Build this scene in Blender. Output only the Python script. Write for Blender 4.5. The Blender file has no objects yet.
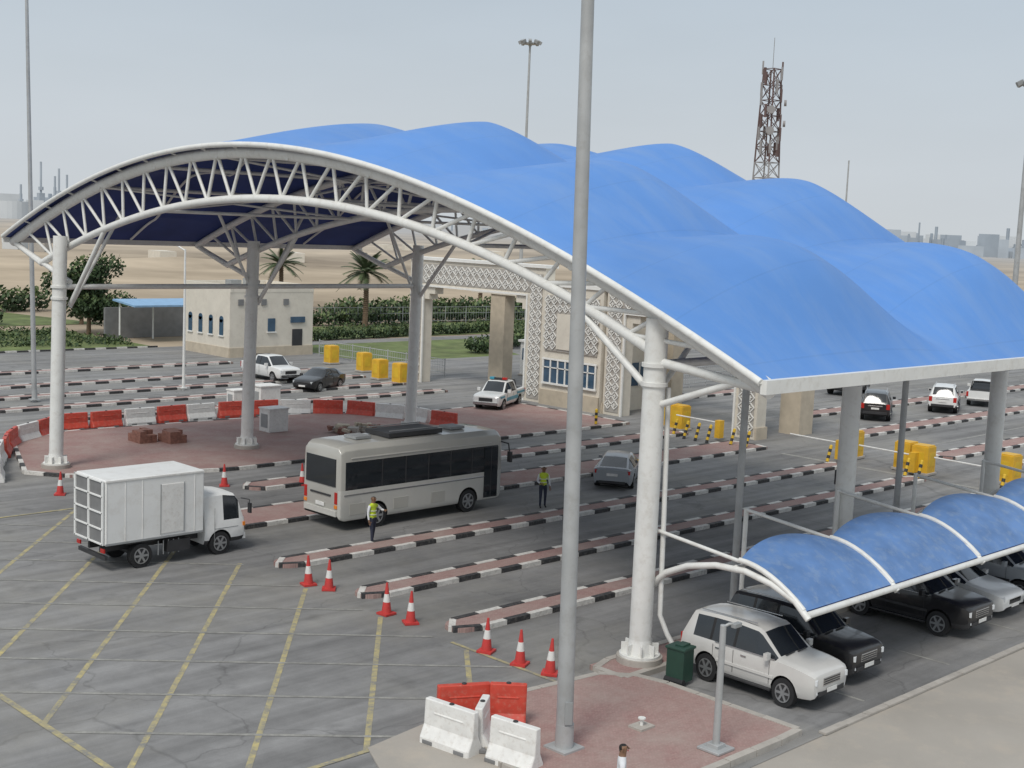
import bpy, bmesh, math, random
from mathutils import Vector, Matrix
random.seed(7)
R=random.random
def U(a,b): return a+(b-a)*R()
scene=bpy.context.scene
scene.view_settings.view_transform='Standard'
try: scene.view_settings.look='None'
except Exception: pass
scene.view_settings.exposure=0
COL=scene.collection

# ------------------------------------------------------------ materials
def nmat(name):
    m=bpy.data.materials.new(name); m.use_nodes=True
    nt=m.node_tree; b=nt.nodes['Principled BSDF']
    return m,nt,b
def pm(name,col,rough=.6,metal=0.,var=.12,scale=2.,bump=0.,bscale=40.,spec=None,dirt=None,dirtamt=.5,coat=0):
    m,nt,b=nmat(name); N=nt.nodes; L=nt.links
    b.inputs['Roughness'].default_value=rough; b.inputs['Metallic'].default_value=metal
    if spec is not None: b.inputs['Specular IOR Level'].default_value=spec
    if coat: b.inputs['Coat Weight'].default_value=coat; b.inputs['Coat Roughness'].default_value=.08
    tc=N.new('ShaderNodeTexCoord')
    nz=N.new('ShaderNodeTexNoise'); nz.inputs['Scale'].default_value=scale; nz.inputs['Detail'].default_value=6
    L.new(tc.outputs['Object'],nz.inputs['Vector'])
    mr=N.new('ShaderNodeMapRange'); mr.inputs['From Min'].default_value=.3; mr.inputs['From Max'].default_value=.7
    mr.inputs['To Min'].default_value=1-var; mr.inputs['To Max'].default_value=1+var
    L.new(nz.outputs['Fac'],mr.inputs['Value'])
    hs=N.new('ShaderNodeVectorMath'); hs.operation='SCALE'; hs.inputs[0].default_value=col[:3]
    L.new(mr.outputs[0],hs.inputs['Scale'])
    out=hs.outputs[0]
    if dirt is not None:
        n2=N.new('ShaderNodeTexNoise'); n2.inputs['Scale'].default_value=scale*2.7; n2.inputs['Detail'].default_value=9; n2.inputs['Roughness'].default_value=.7
        L.new(tc.outputs['Object'],n2.inputs['Vector'])
        r2=N.new('ShaderNodeMapRange'); r2.inputs['From Min'].default_value=.5; r2.inputs['From Max'].default_value=.75
        r2.inputs['To Max'].default_value=dirtamt
        L.new(n2.outputs['Fac'],r2.inputs['Value'])
        mx=N.new('ShaderNodeMix'); mx.data_type='RGBA'
        L.new(r2.outputs[0],mx.inputs[0]); L.new(out,mx.inputs[6]); mx.inputs[7].default_value=(*dirt,1)
        out=mx.outputs[2]
    L.new(out,b.inputs['Base Color'])
    if bump:
        n3=N.new('ShaderNodeTexNoise'); n3.inputs['Scale'].default_value=bscale; n3.inputs['Detail'].default_value=4
        L.new(tc.outputs['Object'],n3.inputs['Vector'])
        bp=N.new('ShaderNodeBump'); bp.inputs['Strength'].default_value=bump; bp.inputs['Distance'].default_value=.02
        L.new(n3.outputs['Fac'],bp.inputs['Height']); L.new(bp.outputs[0],b.inputs['Normal'])
    return m

M_steel=pm('white_painted_steel',(.76,.76,.73),.42,0,.05,1.5,dirt=(.48,.44,.38),dirtamt=.45)
M_galv=pm('galvanised_steel',(.42,.43,.43),.5,.2,.12,1.2,dirt=(.25,.23,.2),dirtamt=.4)
M_grey=pm('grey_paint',(.3,.31,.31),.5,0,.1)
M_conc=pm('concrete',(.42,.39,.35),.85,0,.12,1.5,.3,60,dirt=(.26,.23,.2))
M_black=pm('black_rubber',(.02,.02,.021),.75,0,.2)
M_blackp=pm('black_plastic',(.035,.035,.037),.5,0,.2)
M_glass=pm('car_glass',(.02,.024,.028),.06,0,.1,spec=.8)
M_bglass=pm('building_glass',(.05,.10,.16),.1,0,.2,spec=.8)
M_rim=pm('wheel_rim',(.45,.46,.47),.3,.7,.1)
M_chrome=pm('chrome_trim',(.6,.6,.6),.15,.9,.05)
M_lens=pm('headlight_lens',(.7,.72,.73),.1,0,.05)
M_tail=pm('tail_light',(.45,.02,.015),.2,0,.1)
M_orange=pm('indicator',(.8,.25,.03),.3,0,.1)
def carpaint(n,c): return pm(n,c,.28,0,.03,.8,dirt=(c[0]*.6+.1,c[1]*.6+.09,c[2]*.6+.07),dirtamt=.25,coat=.6)
M_cw=carpaint('car_white',(.76,.76,.74)); M_ck=carpaint('car_black',(.012,.012,.014)); M_cs=carpaint('car_silver',(.33,.35,.37))
M_cpearl=carpaint('car_pearl',(.60,.59,.565))
M_teal=pm('teal_stripe',(.05,.3,.42),.3)
M_busp=carpaint('bus_silver',(.46,.45,.41)); M_busw=carpaint('bus_lower',(.56,.55,.51))
M_box=pm('truck_box_white',(.8,.8,.78),.4,0,.04,.8,dirt=(.5,.45,.38),dirtamt=.35)
M_red=pm('red_plastic',(.56,.065,.04),.5,0,.15,3,dirt=(.5,.3,.22),dirtamt=.5)
M_wpl=pm('white_plastic',(.76,.75,.72),.5,0,.08,3,dirt=(.45,.39,.33),dirtamt=.5)
M_cone=pm('cone_red',(.55,.05,.045),.5,0,.1,6,dirt=(.3,.08,.05))
M_kw=pm('kerb_white',(.66,.64,.60),.7,0,.12,4,dirt=(.26,.23,.2),dirtamt=.8)
M_kb=pm('kerb_black',(.04,.04,.042),.7,0,.3,4,dirt=(.2,.18,.16),dirtamt=.7)
M_yel=pm('yellow_paint',(.72,.42,.03),.5,0,.1,2,dirt=(.4,.28,.08))
M_yelb=pm('bollard_yellow',(.7,.45,.03),.5)
M_beige=pm('beige_render',(.68,.63,.54),.85,0,.06,1,.15,30,dirt=(.48,.42,.34),dirtamt=.4)
M_tan=pm('tan_stone',(.52,.45,.35),.85,0,.1,2,.2,20)
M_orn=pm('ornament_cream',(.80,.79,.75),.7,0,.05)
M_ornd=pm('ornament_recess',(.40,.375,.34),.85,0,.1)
M_dgrey=pm('dark_grey_trim',(.2,.2,.2),.7)
M_bluefab2=pm('blue_shade_fabric',(.12,.235,.48),.6,0,.18,1.2,dirt=(.29,.37,.48),dirtamt=.65)
M_palefab=pm('pale_blue_sheet',(.25,.42,.62),.6,0,.1)
M_trunk=pm('bark',(.16,.11,.07),.9,0,.3,6,.5,20)
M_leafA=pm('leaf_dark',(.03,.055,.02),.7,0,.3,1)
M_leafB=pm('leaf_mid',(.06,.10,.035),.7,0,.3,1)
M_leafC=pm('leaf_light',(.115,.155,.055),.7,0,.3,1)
M_leafP=pm('palm_leaf',(.08,.105,.05),.6,0,.3,1)
M_skin=pm('skin',(.22,.12,.07),.6,0,.1,5)
M_hair=pm('hair',(.01,.009,.008),.7)
M_vest=pm('hi_vis_vest',(.55,.68,.04),.6,0,.1,6)
M_trou=pm('dark_trousers',(.03,.035,.06),.8,0,.2,8)
M_shirt=pm('white_shirt',(.68,.69,.71),.8,0,.05,8)
M_shoe=pm('shoes',(.015,.013,.012),.5)
M_haze=pm('hazed_building',(.42,.46,.50),1,0,.1,.05,spec=0)  # skyline materials: aerial haze painted into the pale base colours
M_haze2=pm('hazed_structure',(.34,.38,.42),1,0,.1,.05,spec=0)
M_hazew=pm('hazed_white',(.58,.60,.61),1,0,.05,.05,spec=0)
M_tred=pm('tower_red',(.13,.085,.08),.7,0,.1)
M_twht=pm('tower_white',(.30,.29,.29),.7,0,.1)
M_green=pm('bin_green',(.02,.06,.042),.5)
M_brick=pm('brown_brick_stack',(.25,.12,.09),.85,0,.25,6)

def fabric(name,col,var):
    m,nt,b=nmat(name); N=nt.nodes; L=nt.links
    b.inputs['Roughness'].default_value=.55; b.inputs['Specular IOR Level'].default_value=.35
    g=N.new('ShaderNodeNewGeometry'); sp=N.new('ShaderNodeSeparateXYZ'); L.new(g.outputs['Position'],sp.inputs[0])
    nz=N.new('ShaderNodeTexNoise'); nz.inputs['Scale'].default_value=.18; nz.inputs['Detail'].default_value=8; nz.inputs['Roughness'].default_value=.65
    L.new(g.outputs['Position'],nz.inputs['Vector'])
    mr=N.new('ShaderNodeMapRange'); mr.inputs['From Min'].default_value=.3; mr.inputs['From Max'].default_value=.7
    mr.inputs['To Min'].default_value=1-var; mr.inputs['To Max'].default_value=1+var; L.new(nz.outputs['Fac'],mr.inputs['Value'])
    md=N.new('ShaderNodeMath'); md.operation='PINGPONG'; md.inputs[1].default_value=1.03; L.new(sp.outputs['Y'],md.inputs[0])
    lt=N.new('ShaderNodeMath'); lt.operation='LESS_THAN'; lt.inputs[1].default_value=.025; L.new(md.outputs[0],lt.inputs[0])
    ml=N.new('ShaderNodeMath'); ml.operation='MULTIPLY_ADD'; ml.inputs[1].default_value=-.06; L.new(lt.outputs[0],ml.inputs[0]); L.new(mr.outputs[0],ml.inputs[2])
    sc=N.new('ShaderNodeVectorMath'); sc.operation='SCALE'; sc.inputs[0].default_value=col; L.new(ml.outputs[0],sc.inputs['Scale'])
    mp=N.new('ShaderNodeMapping'); mp.inputs['Scale'].default_value=(1.6,.35,.35); L.new(g.outputs['Position'],mp.inputs['Vector'])
    n2=N.new('ShaderNodeTexNoise'); n2.inputs['Scale'].default_value=.6; n2.inputs['Detail'].default_value=10; n2.inputs['Roughness'].default_value=.7
    L.new(mp.outputs[0],n2.inputs['Vector'])
    r2=N.new('ShaderNodeMapRange'); r2.inputs['From Min'].default_value=.45; r2.inputs['From Max'].default_value=.8; r2.inputs['To Max'].default_value=.28
    L.new(n2.outputs['Fac'],r2.inputs['Value'])
    mx=N.new('ShaderNodeMix'); mx.data_type='RGBA'; L.new(r2.outputs[0],mx.inputs[0]); L.new(sc.outputs[0],mx.inputs[6]); mx.inputs[7].default_value=(.33,.42,.54,1)
    L.new(mx.outputs[2],b.inputs['Base Color'])
    return m
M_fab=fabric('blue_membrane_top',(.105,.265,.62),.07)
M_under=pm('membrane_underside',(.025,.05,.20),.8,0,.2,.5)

def asphalt():
    m,nt,b=nmat('asphalt'); N=nt.nodes; L=nt.links
    b.inputs['Roughness'].default_value=.9; b.inputs['Specular IOR Level'].default_value=.25
    g=N.new('ShaderNodeNewGeometry')
    def noise(scale,vec=None,det=6,ro=.6):
        n=N.new('ShaderNodeTexNoise'); n.inputs['Scale'].default_value=scale; n.inputs['Detail'].default_value=det; n.inputs['Roughness'].default_value=ro
        L.new(vec or g.outputs['Position'],n.inputs['Vector']); return n.outputs['Fac']
    def mr(x,a,b_,c,d):
        n=N.new('ShaderNodeMapRange'); n.inputs['From Min'].default_value=a; n.inputs['From Max'].default_value=b_
        n.inputs['To Min'].default_value=c; n.inputs['To Max'].default_value=d; L.new(x,n.inputs['Value']); return n.outputs[0]
    def mul(a,b_):
        n=N.new('ShaderNodeMath'); n.operation='MULTIPLY'; L.new(a,n.inputs[0]); L.new(b_,n.inputs[1]); return n.outputs[0]
    mp=N.new('ShaderNodeMapping'); mp.inputs['Scale'].default_value=(.05,1.1,1); L.new(g.outputs['Position'],mp.inputs['Vector'])
    a=mr(noise(.09),.35,.65,.84,1.16)
    c=mr(noise(1.,mp.outputs[0],5),.35,.65,.74,1.16)
    d=mr(noise(1.3,None,10,.75),.3,.7,.86,1.14)
    e=mr(noise(45.,None,3,.8),.3,.7,.82,1.18)
    st=mr(noise(.55,None,4),.60,.74,1.,.68)
    wv=N.new('ShaderNodeVectorMath'); wv.operation='MULTIPLY_ADD'; nn=N.new('ShaderNodeTexNoise'); nn.inputs['Scale'].default_value=.8; nn.inputs['Detail'].default_value=6
    L.new(g.outputs['Position'],nn.inputs['Vector']); L.new(nn.outputs['Color'],wv.inputs[0]); wv.inputs[1].default_value=(1.5,1.5,0); L.new(g.outputs['Position'],wv.inputs[2])
    vo=N.new('ShaderNodeTexVoronoi'); vo.feature='DISTANCE_TO_EDGE'; vo.inputs['Scale'].default_value=.13; L.new(wv.outputs[0],vo.inputs['Vector'])
    ck=mr(vo.outputs['Distance'],.0,.005,.76,1.)
    v=mul(mul(mul(a,c),mul(d,e)),mul(st,ck))
    sc=N.new('ShaderNodeVectorMath'); sc.operation='SCALE'; sc.inputs[0].default_value=(.232,.229,.226); L.new(v,sc.inputs['Scale'])
    ds=mr(noise(.14,None,8,.7),.47,.72,0,.6)
    mx=N.new('ShaderNodeMix'); mx.data_type='RGBA'; L.new(ds,mx.inputs[0]); L.new(sc.outputs[0],mx.inputs[6]); mx.inputs[7].default_value=(.30,.285,.25,1)
    L.new(mx.outputs[2],b.inputs['Base Color'])
    bp=N.new('ShaderNodeBump'); bp.inputs['Strength'].default_value=.35; bp.inputs['Distance'].default_value=.01
    L.new(noise(60.),bp.inputs['Height']); L.new(bp.outputs[0],b.inputs['Normal'])
    return m
M_asph=asphalt()
def sand():
    m,nt,b=nmat('desert_sand'); N=nt.nodes; L=nt.links
    b.inputs['Roughness'].default_value=1; b.inputs['Specular IOR Level'].default_value=0
    g=N.new('ShaderNodeNewGeometry')
    n=N.new('ShaderNodeTexNoise'); n.inputs['Scale'].default_value=.012; n.inputs['Detail'].default_value=12; n.inputs['Roughness'].default_value=.65
    L.new(g.outputs['Position'],n.inputs['Vector'])
    cr=N.new('ShaderNodeValToRGB'); e=cr.color_ramp.elements
    e[0].position=.36; e[0].color=(.27,.22,.165,1); e[1].position=.64; e[1].color=(.55,.455,.34,1)
    L.new(n.outputs['Fac'],cr.inputs[0])
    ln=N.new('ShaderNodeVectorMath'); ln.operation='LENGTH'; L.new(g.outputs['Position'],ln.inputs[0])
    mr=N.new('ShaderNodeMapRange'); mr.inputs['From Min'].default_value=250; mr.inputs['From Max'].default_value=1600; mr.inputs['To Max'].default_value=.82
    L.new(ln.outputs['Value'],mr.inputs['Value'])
    mx=N.new('ShaderNodeMix'); mx.data_type='RGBA'; L.new(mr.outputs[0],mx.inputs[0]); L.new(cr.outputs[0],mx.inputs[6]); mx.inputs[7].default_value=(.42,.43,.44,1)  # painted aerial haze: sand colour fades to grey with distance from origin
    L.new(mx.outputs[2],b.inputs['Base Color'])
    return m
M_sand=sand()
def paver(name,c1,c2,cm,sc=5.):
    m,nt,b=nmat(name); N=nt.nodes; L=nt.links
    b.inputs['Roughness'].default_value=.9
    g=N.new('ShaderNodeNewGeometry')
    br=N.new('ShaderNodeTexBrick'); br.inputs['Scale'].default_value=sc; br.inputs['Color1'].default_value=(*c1,1); br.inputs['Color2'].default_value=(*c2,1); br.inputs['Mortar'].default_value=(*cm,1); br.inputs['Mortar Size'].default_value=.02
    L.new(g.outputs['Position'],br.inputs['Vector'])
    n=N.new('ShaderNodeTexNoise'); n.inputs['Scale'].default_value=.6; n.inputs['Detail'].default_value=9; n.inputs['Roughness'].default_value=.7
    L.new(g.outputs['Position'],n.inputs['Vector'])
    mr=N.new('ShaderNodeMapRange'); mr.inputs['From Min'].default_value=.4; mr.inputs['From Max'].default_value=.75; mr.inputs['To Max'].default_value=.7
    L.new(n.outputs['Fac'],mr.inputs['Value'])
    mx=N.new('ShaderNodeMix'); mx.data_type='RGBA'; L.new(mr.outputs[0],mx.inputs[0]); L.new(br.outputs['Color'],mx.inputs[6]); mx.inputs[7].default_value=(.40,.34,.30,1)
    L.new(mx.outputs[2],b.inputs['Base Color']); return m
M_pave=paver('red_pavers',(.38,.235,.215),(.31,.18,.165),(.23,.16,.14))
def wornpaint(name,col,lo=.38,hi=.62):
    m,nt,b=nmat(name); N=nt.nodes; L=nt.links
    b.inputs['Roughness'].default_value=.8
    g=N.new('ShaderNodeNewGeometry')
    n=N.new('ShaderNodeTexNoise'); n.inputs['Scale'].default_value=2.2; n.inputs['Detail'].default_value=10; n.inputs['Roughness'].default_value=.8
    L.new(g.outputs['Position'],n.inputs['Vector'])
    mr=N.new('ShaderNodeMapRange'); mr.inputs['From Min'].default_value=lo; mr.inputs['From Max'].default_value=hi
    L.new(n.outputs['Fac'],mr.inputs['Value'])
    mx=N.new('ShaderNodeMix'); mx.data_type='RGBA'; L.new(mr.outputs[0],mx.inputs[0]); mx.inputs[6].default_value=(.225,.22,.205,1); mx.inputs[7].default_value=(*col,1)
    L.new(mx.outputs[2],b.inputs['Base Color']); return m
M_yline=wornpaint('worn_yellow_line',(.58,.48,.19),.40,.66)
M_wline=wornpaint('worn_white_line',(.44,.43,.39),.43,.74)
M_grass=pm('grass_patch',(.12,.155,.05),.95,0,.4,.4,dirt=(.26,.24,.12),dirtamt=.6)
M_apron=pm('beige_concrete_apron',(.37,.34,.30),.9,0,.1,.3,.3,50,dirt=(.46,.40,.33),dirtamt=.7)

# ------------------------------------------------------------ mesh builder
class B:
    def __init__(s): s.v=[];s.f=[];s.mi=[];s.mats=[]
    def m(s,mat):
        if mat not in s.mats: s.mats.append(mat)
        return s.mats.index(mat)
    def add(s,vs,fs,mat):
        o=len(s.v); s.v+= [tuple(v) for v in vs]; k=s.m(mat)
        for f in fs: s.f.append([o+i for i in f]); s.mi.append(k)
    def box(s,c,d,mat,rz=0,rx=0,ry=0):
        x,y,z=[q/2 for q in d]
        vs=[Vector(p) for p in [(-x,-y,-z),(x,-y,-z),(x,y,-z),(-x,y,-z),(-x,-y,z),(x,-y,z),(x,y,z),(-x,y,z)]]
        if rz or rx or ry:
            r=Matrix.Rotation(rz,3,'Z')@Matrix.Rotation(ry,3,'Y')@Matrix.Rotation(rx,3,'X'); vs=[r@p for p in vs]
        vs=[p+Vector(c) for p in vs]
        s.add(vs,[(0,3,2,1),(4,5,6,7),(0,1,5,4),(1,2,6,5),(2,3,7,6),(3,0,4,7)],mat)
    def cyl(s,p0,p1,r0,mat,r1=None,n=12,cap=True):
        p0=Vector(p0);p1=Vector(p1); r1=r0 if r1 is None else r1
        d=(p1-p0).normalized(); a=d.orthogonal().normalized(); b=d.cross(a)
        vs=[];
        for p,r in((p0,r0),(p1,r1)):
            for i in range(n):
                t=2*math.pi*i/n; vs.append(p+a*(r*math.cos(t))+b*(r*math.sin(t)))
        fs=[(i,(i+1)%n,n+(i+1)%n,n+i) for i in range(n)]
        if cap: fs+= [tuple(range(n))[::-1],tuple(range(n,2*n))]
        s.add(vs,fs,mat)
    def tube(s,path,r,mat,n=10):
        path=[Vector(p) for p in path]; vs=[];a=None
        for i,p in enumerate(path):
            d=(path[min(i+1,len(path)-1)]-path[max(i-1,0)]).normalized()
            if a is None: a=d.orthogonal().normalized()
            a=(a-d*a.dot(d)).normalized(); b=d.cross(a)
            rr=r[i] if isinstance(r,(list,tuple)) else r
            for k in range(n):
                t=2*math.pi*k/n; vs.append(p+a*(rr*math.cos(t))+b*(rr*math.sin(t)))
        fs=[]
        for i in range(len(path)-1):
            for k in range(n): fs.append((i*n+k,i*n+(k+1)%n,(i+1)*n+(k+1)%n,(i+1)*n+k))
        fs+= [tuple(range(n))[::-1],tuple(range((len(path)-1)*n,len(path)*n))]
        s.add(vs,fs,mat)
    def prism(s,poly,z0,z1,mat):
        n=len(poly); vs=[(x,y,z0) for x,y in poly]+[(x,y,z1) for x,y in poly]
        s.add(vs,[tuple(range(n))[::-1],tuple(range(n,2*n))]+[(i,(i+1)%n,n+(i+1)%n,n+i) for i in range(n)],mat)
    def make(s,name,parent=None,loc=(0,0,0),rz=0,smooth=None,bevel=0,sub=0):
        me=bpy.data.meshes.new(name); me.from_pydata(s.v,[],s.f)
        for m in s.mats: me.materials.append(m)
        me.polygons.foreach_set('material_index',s.mi)
        if smooth is not None:
            me.polygons.foreach_set('use_smooth',[True]*len(s.f))
            me.set_sharp_from_angle(angle=math.radians(smooth))
        me.update()
        o=bpy.data.objects.new(name,me); COL.objects.link(o)
        o.location=loc; o.rotation_euler=(0,0,rz)
        if parent: o.parent=parent
        if bevel:
            b=o.modifiers.new('bevel','BEVEL'); b.width=bevel; b.segments=2; b.limit_method='ANGLE'; b.angle_limit=math.radians(40)
        return o
def empty(name,loc=(0,0,0),rz=0):
    e=bpy.data.objects.new(name,None); COL.objects.link(e); e.location=loc; e.rotation_euler=(0,0,rz); e.empty_display_size=.5; return e

# ------------------------------------------------------------ camera
f=1310.;H=11.5; s_=.042;h0=227.;u1=1850.
Zc=Vector((s_,1,(384-h0)/f)).normalized()
Xc=Vector((u1-512,384-(h0+s_*(u1-512)),-f)).normalized()
Yc=Zc.cross(Xc)
cd=bpy.data.cameras.new('camera'); cam=bpy.data.objects.new('camera',cd); COL.objects.link(cam)
cam.matrix_world=Matrix.Translation((0,0,H))@Matrix((Xc,Yc,Zc)).to_4x4()
cd.sensor_width=36; cd.lens=f*36/1024; cd.clip_end=40000; cd.clip_start=.5
scene.camera=cam

# ------------------------------------------------------------ light
w=bpy.data.worlds.new('World'); scene.world=w; w.use_nodes=True
nt=w.node_tree; N=nt.nodes; L=nt.links; bg=N['Background']; bg.inputs['Strength'].default_value=.1
sk=N.new('ShaderNodeTexSky'); sk.sky_type='NISHITA'; sk.sun_disc=False; sk.sun_elevation=math.radians(52); sk.sun_rotation=math.radians(250); sk.dust_density=4; sk.air_density=1.2
tc=N.new('ShaderNodeTexCoord'); sp=N.new('ShaderNodeSeparateXYZ'); L.new(tc.outputs['Generated'],sp.inputs[0])
cr=N.new('ShaderNodeValToRGB'); e=cr.color_ramp.elements
e[0].position=0; e[0].color=(.65,.69,.72,1); e[1].position=.6; e[1].color=(.62,.68,.74,1)
x=e.new(.05); x.color=(.625,.675,.725,1); x=e.new(.2); x.color=(.53,.61,.69,1)
L.new(sp.outputs['Z'],cr.inputs[0])
mp=N.new('ShaderNodeMapping'); mp.inputs['Scale'].default_value=(1,1,4); L.new(tc.outputs['Generated'],mp.inputs[0])
nz=N.new('ShaderNodeTexNoise'); nz.inputs['Scale'].default_value=2.2; nz.inputs['Detail'].default_value=6; L.new(mp.outputs[0],nz.inputs['Vector'])
mr=N.new('ShaderNodeMapRange'); mr.inputs['From Min'].default_value=.3; mr.inputs['From Max'].default_value=.7; mr.inputs['To Min'].default_value=9.5; mr.inputs['To Max'].default_value=10.4; L.new(nz.outputs['Fac'],mr.inputs['Value'])
vs=N.new('ShaderNodeVectorMath'); vs.operation='SCALE'; L.new(cr.outputs[0],vs.inputs[0]); L.new(mr.outputs[0],vs.inputs['Scale'])
mx=N.new('ShaderNodeMix'); mx.data_type='RGBA'; mx.inputs[0].default_value=.9; L.new(sk.outputs[0],mx.inputs[6]); L.new(vs.outputs[0],mx.inputs[7]); L.new(mx.outputs[2],bg.inputs['Color'])
sd=bpy.data.lights.new('sun','SUN'); sd.energy=1.9; sd.angle=math.radians(18); sd.color=(1,.96,.9)
so=bpy.data.objects.new('sun',sd); COL.objects.link(so)
sv=Vector((-.93*.62,-.37*.62,.79)); so.rotation_euler=sv.to_track_quat('Z','Y').to_euler(); so.location=(0,0,60)

# ------------------------------------------------------------ ground
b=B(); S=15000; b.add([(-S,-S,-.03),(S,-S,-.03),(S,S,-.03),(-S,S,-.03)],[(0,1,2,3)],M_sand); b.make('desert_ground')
b=B(); b.add([(-60,15.6,0),(150,15.6,0),(150,101,0),(-60,101,0)],[(0,1,2,3)],M_asph); b.make('asphalt_road')
b=B(); b.add([(-40,-30,-.012),(120,-30,-.012),(120,15.7,-.012),(-40,15.7,-.012)],[(0,1,2,3)],M_apron); b.make('concrete_apron')
b=B()
for p in [[(0,102),(57,102),(57,119),(0,119)],[(0,122),(64,124),(60,142),(0,142)],[(68,102),(120,102),(120,116),(68,114)],[(67,84),(84,84),(90,98),(67,98)]]:
    b.add([(x,y,.006) for x,y in p],[(0,1,2,3)],M_grass)
b.make('grass')

# ---------- road markings
b=B()
def line2(p,q,w,mat,z=.005):
    p=Vector(p);q=Vector(q);d=(q-p).normalized();n=Vector((-d.y,d.x))*w/2
    b.add([(*(p+n),z),(*(p-n),z),(*(q-n),z),(*(q+n),z)],[(0,1,2,3)],mat)
X0,X1,Y0,Y1=12.6,23.7,21.5,47
def clipline(dirv,nrm,c):
    o=Vector(nrm)*c; d=Vector(dirv); t0,t1=-1e9,1e9
    for a,lo,hi in((0,X0,X1),(1,Y0,Y1)):
        ta=(lo-o[a])/d[a]; tb=(hi-o[a])/d[a]
        t0=max(t0,min(ta,tb)); t1=min(t1,max(ta,tb))
    if t1-t0>1: return o+d*t0,o+d*t1
D=Vector((.65,.76)).normalized(); Nn=Vector((.76,-.65)).normalized()
for k in range(-20,20):
    r=clipline(D,Nn,-8.1+2.42*k)
    if r: line2(r[0],r[1],.14,M_yline,.005)
    r=clipline(Nn,D,26+2.42*k)
    if r: line2(r[0],r[1],.12,M_wline,.009)
line2((X0,Y0),(X0,Y1),.16,M_yline,.013)
line2((X1+.1,Y0),(X1+.1,26),.12,M_yline,.013)
line2((X0,Y0),(X1,Y0),.14,M_yline,.017); line2((X0,Y1),(X1,Y1),.14,M_yline,.017)
for xx in (29,33.5,38.3,41,44,47): line2((xx,16.2),(xx,20.6),.1,M_wline)
for y in(65,69.5,74,78.5,84,90,96): line2((20,y),(60,y),.12,M_wline)
for y in(24.6,28.8,33.2,37.8): line2((59.5,y-1.4),(59.5,y+1.4),.35,M_wline)
line2((66,26),(140,27),.14,M_wline); line2((66,36),(140,38),.14,M_wline); line2((66,50),(140,53),.14,M_wline)
b.make('road_markings')

# ---------- kerbs & islands
def kerbpath(b,pts,seg=.95,w=.2,h=.15,closed=False,start=0,mats=None):
    ma,mb=mats or (M_kw,M_kb)
    pts=[Vector(p) for p in pts]
    if closed: pts.append(pts[0])
    L_=[(pts[i],pts[i+1]) for i in range(len(pts)-1)]
    tot=sum((q-p).length for p,q in L_); n=max(1,int(tot/seg)); st=tot/n
    def at(t):
        for p,q in L_:
            l=(q-p).length
            if t<=l+1e-6: return p.lerp(q,t/l if l else 0)
            t-=l
        return L_[-1][1]
    for i in range(n):
        p=at(i*st+.01);q=at((i+1)*st-.01); c=(p+q)/2; dd=q-p
        b.box((c.x,c.y,h/2+U(-.006,.006)),(dd.length,w,h),ma if (i+start)%2==0 else mb,rz=math.atan2(dd.y,dd.x)+U(-.01,.01))
def rounded_island(x0,x1,yc,wd,nose=1.0):
    hw=wd/2; P=[]
    for i in range(7):
        t=math.pi/2+math.pi*i/6
        P.append((x0+nose*.6+math.cos(t)*nose*.6,yc+math.sin(t)*hw))
    P+=[(x1,yc-hw),(x1,yc+hw)]
    return P
def island(name,P,top=M_pave,seg=.95,mats=None):
    b=B(); b.prism(P,0,.135,top); kerbpath(b,P,seg,closed=True,mats=mats); return b.make(name)
for yc,x1 in((35.4,59),(31.0,59),(26.8,59)):
    island('lane_island',rounded_island(24.4,x1,yc,.95))
island('lane_island',rounded_island(25.9,60,41.7,2.4))
island('lane_island',rounded_island(30.5,60,46.6,1.3))
island('column_island',[(25.2,20.9),(60,20.9),(60,22.1),(25.2,22.1)],mats=(M_conc,M_conc))
island('red_paved_area',[(24.4,54.4),(25.6,52.6),(32,50.4),(60,50.4),(60,60),(49,60),(46.5,62.4),(30.7,63.4),(27,61.5)])
island('paved_footway',[(19.0,16.0),(25.75,15.95),(25.75,20.6),(24.9,21.5),(20.6,22.0),(19.0,19.2)],mats=(M_conc,M_conc))
b=B(); b.prism([(14,14.5),(19.0,15.9),(19.0,19.2),(20.6,22.1),(17.4,21.6)],0,.03,M_apron); b.make('concrete_pad')
for yc,xa,xb in((67.3,33,60),(71.8,30,60),(76.4,30,60),(81.2,22,60),(88,22,56)):
    island('lane_island',rounded_island(xa,xb,yc,.9))
for yc,xa,xb in((29.5,68,140),(33.5,66,100),(40.5,68,140),(47,72,140),(57,72,140)):
    island('road_median',rounded_island(xa,xb,yc,1.4))
b=B(); kerbpath(b,[(26.2,15.65),(60,15.65)],h=.05,mats=(M_conc,M_conc)); kerbpath(b,[(-40,101),(57,101)],h=.13); b.make('kerb')

# ------------------------------------------------------------ main canopy
import numpy as np
oy=np.array([18.1,20.1,21.8,23.6,27.6,32.1,37.5,41.2,45.4,50.1,55.4,60.6]); oz=np.array([8.05,8.9,9.6,10.35,11.65,12.9,13.75,13.88,13.55,12.9,11.7,9.75])
po=np.polyfit(oy,oz,4)
iy=np.array([21.8,23.5,25.4,27.5,29.7,32.0,36.3,39.8,43.9,47.6,51.8,55.4]); iz=np.array([8.5,9.25,9.85,10.5,11.1,11.5,12.05,12.1,11.95,11.45,10.6,9.6])
pi_=np.polyfit(iy,iz,3)
zo=lambda y: float(np.polyval(po,y)); zi=lambda y: float(np.polyval(pi_,y))
YA,YB=17.85,60.2
TX=[26.5,36.2,46.4]; TL=[25.85,35.7,46.2]
canopy=empty('tensile_membrane_canopy')
def sm(t): t=max(0,min(1,t)); return t*t*(3-2*t)
xa,xb=26.0,47.0
ROWS=[(32.3,6.35,4.0),(42.7,6.3,4.3)]
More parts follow.
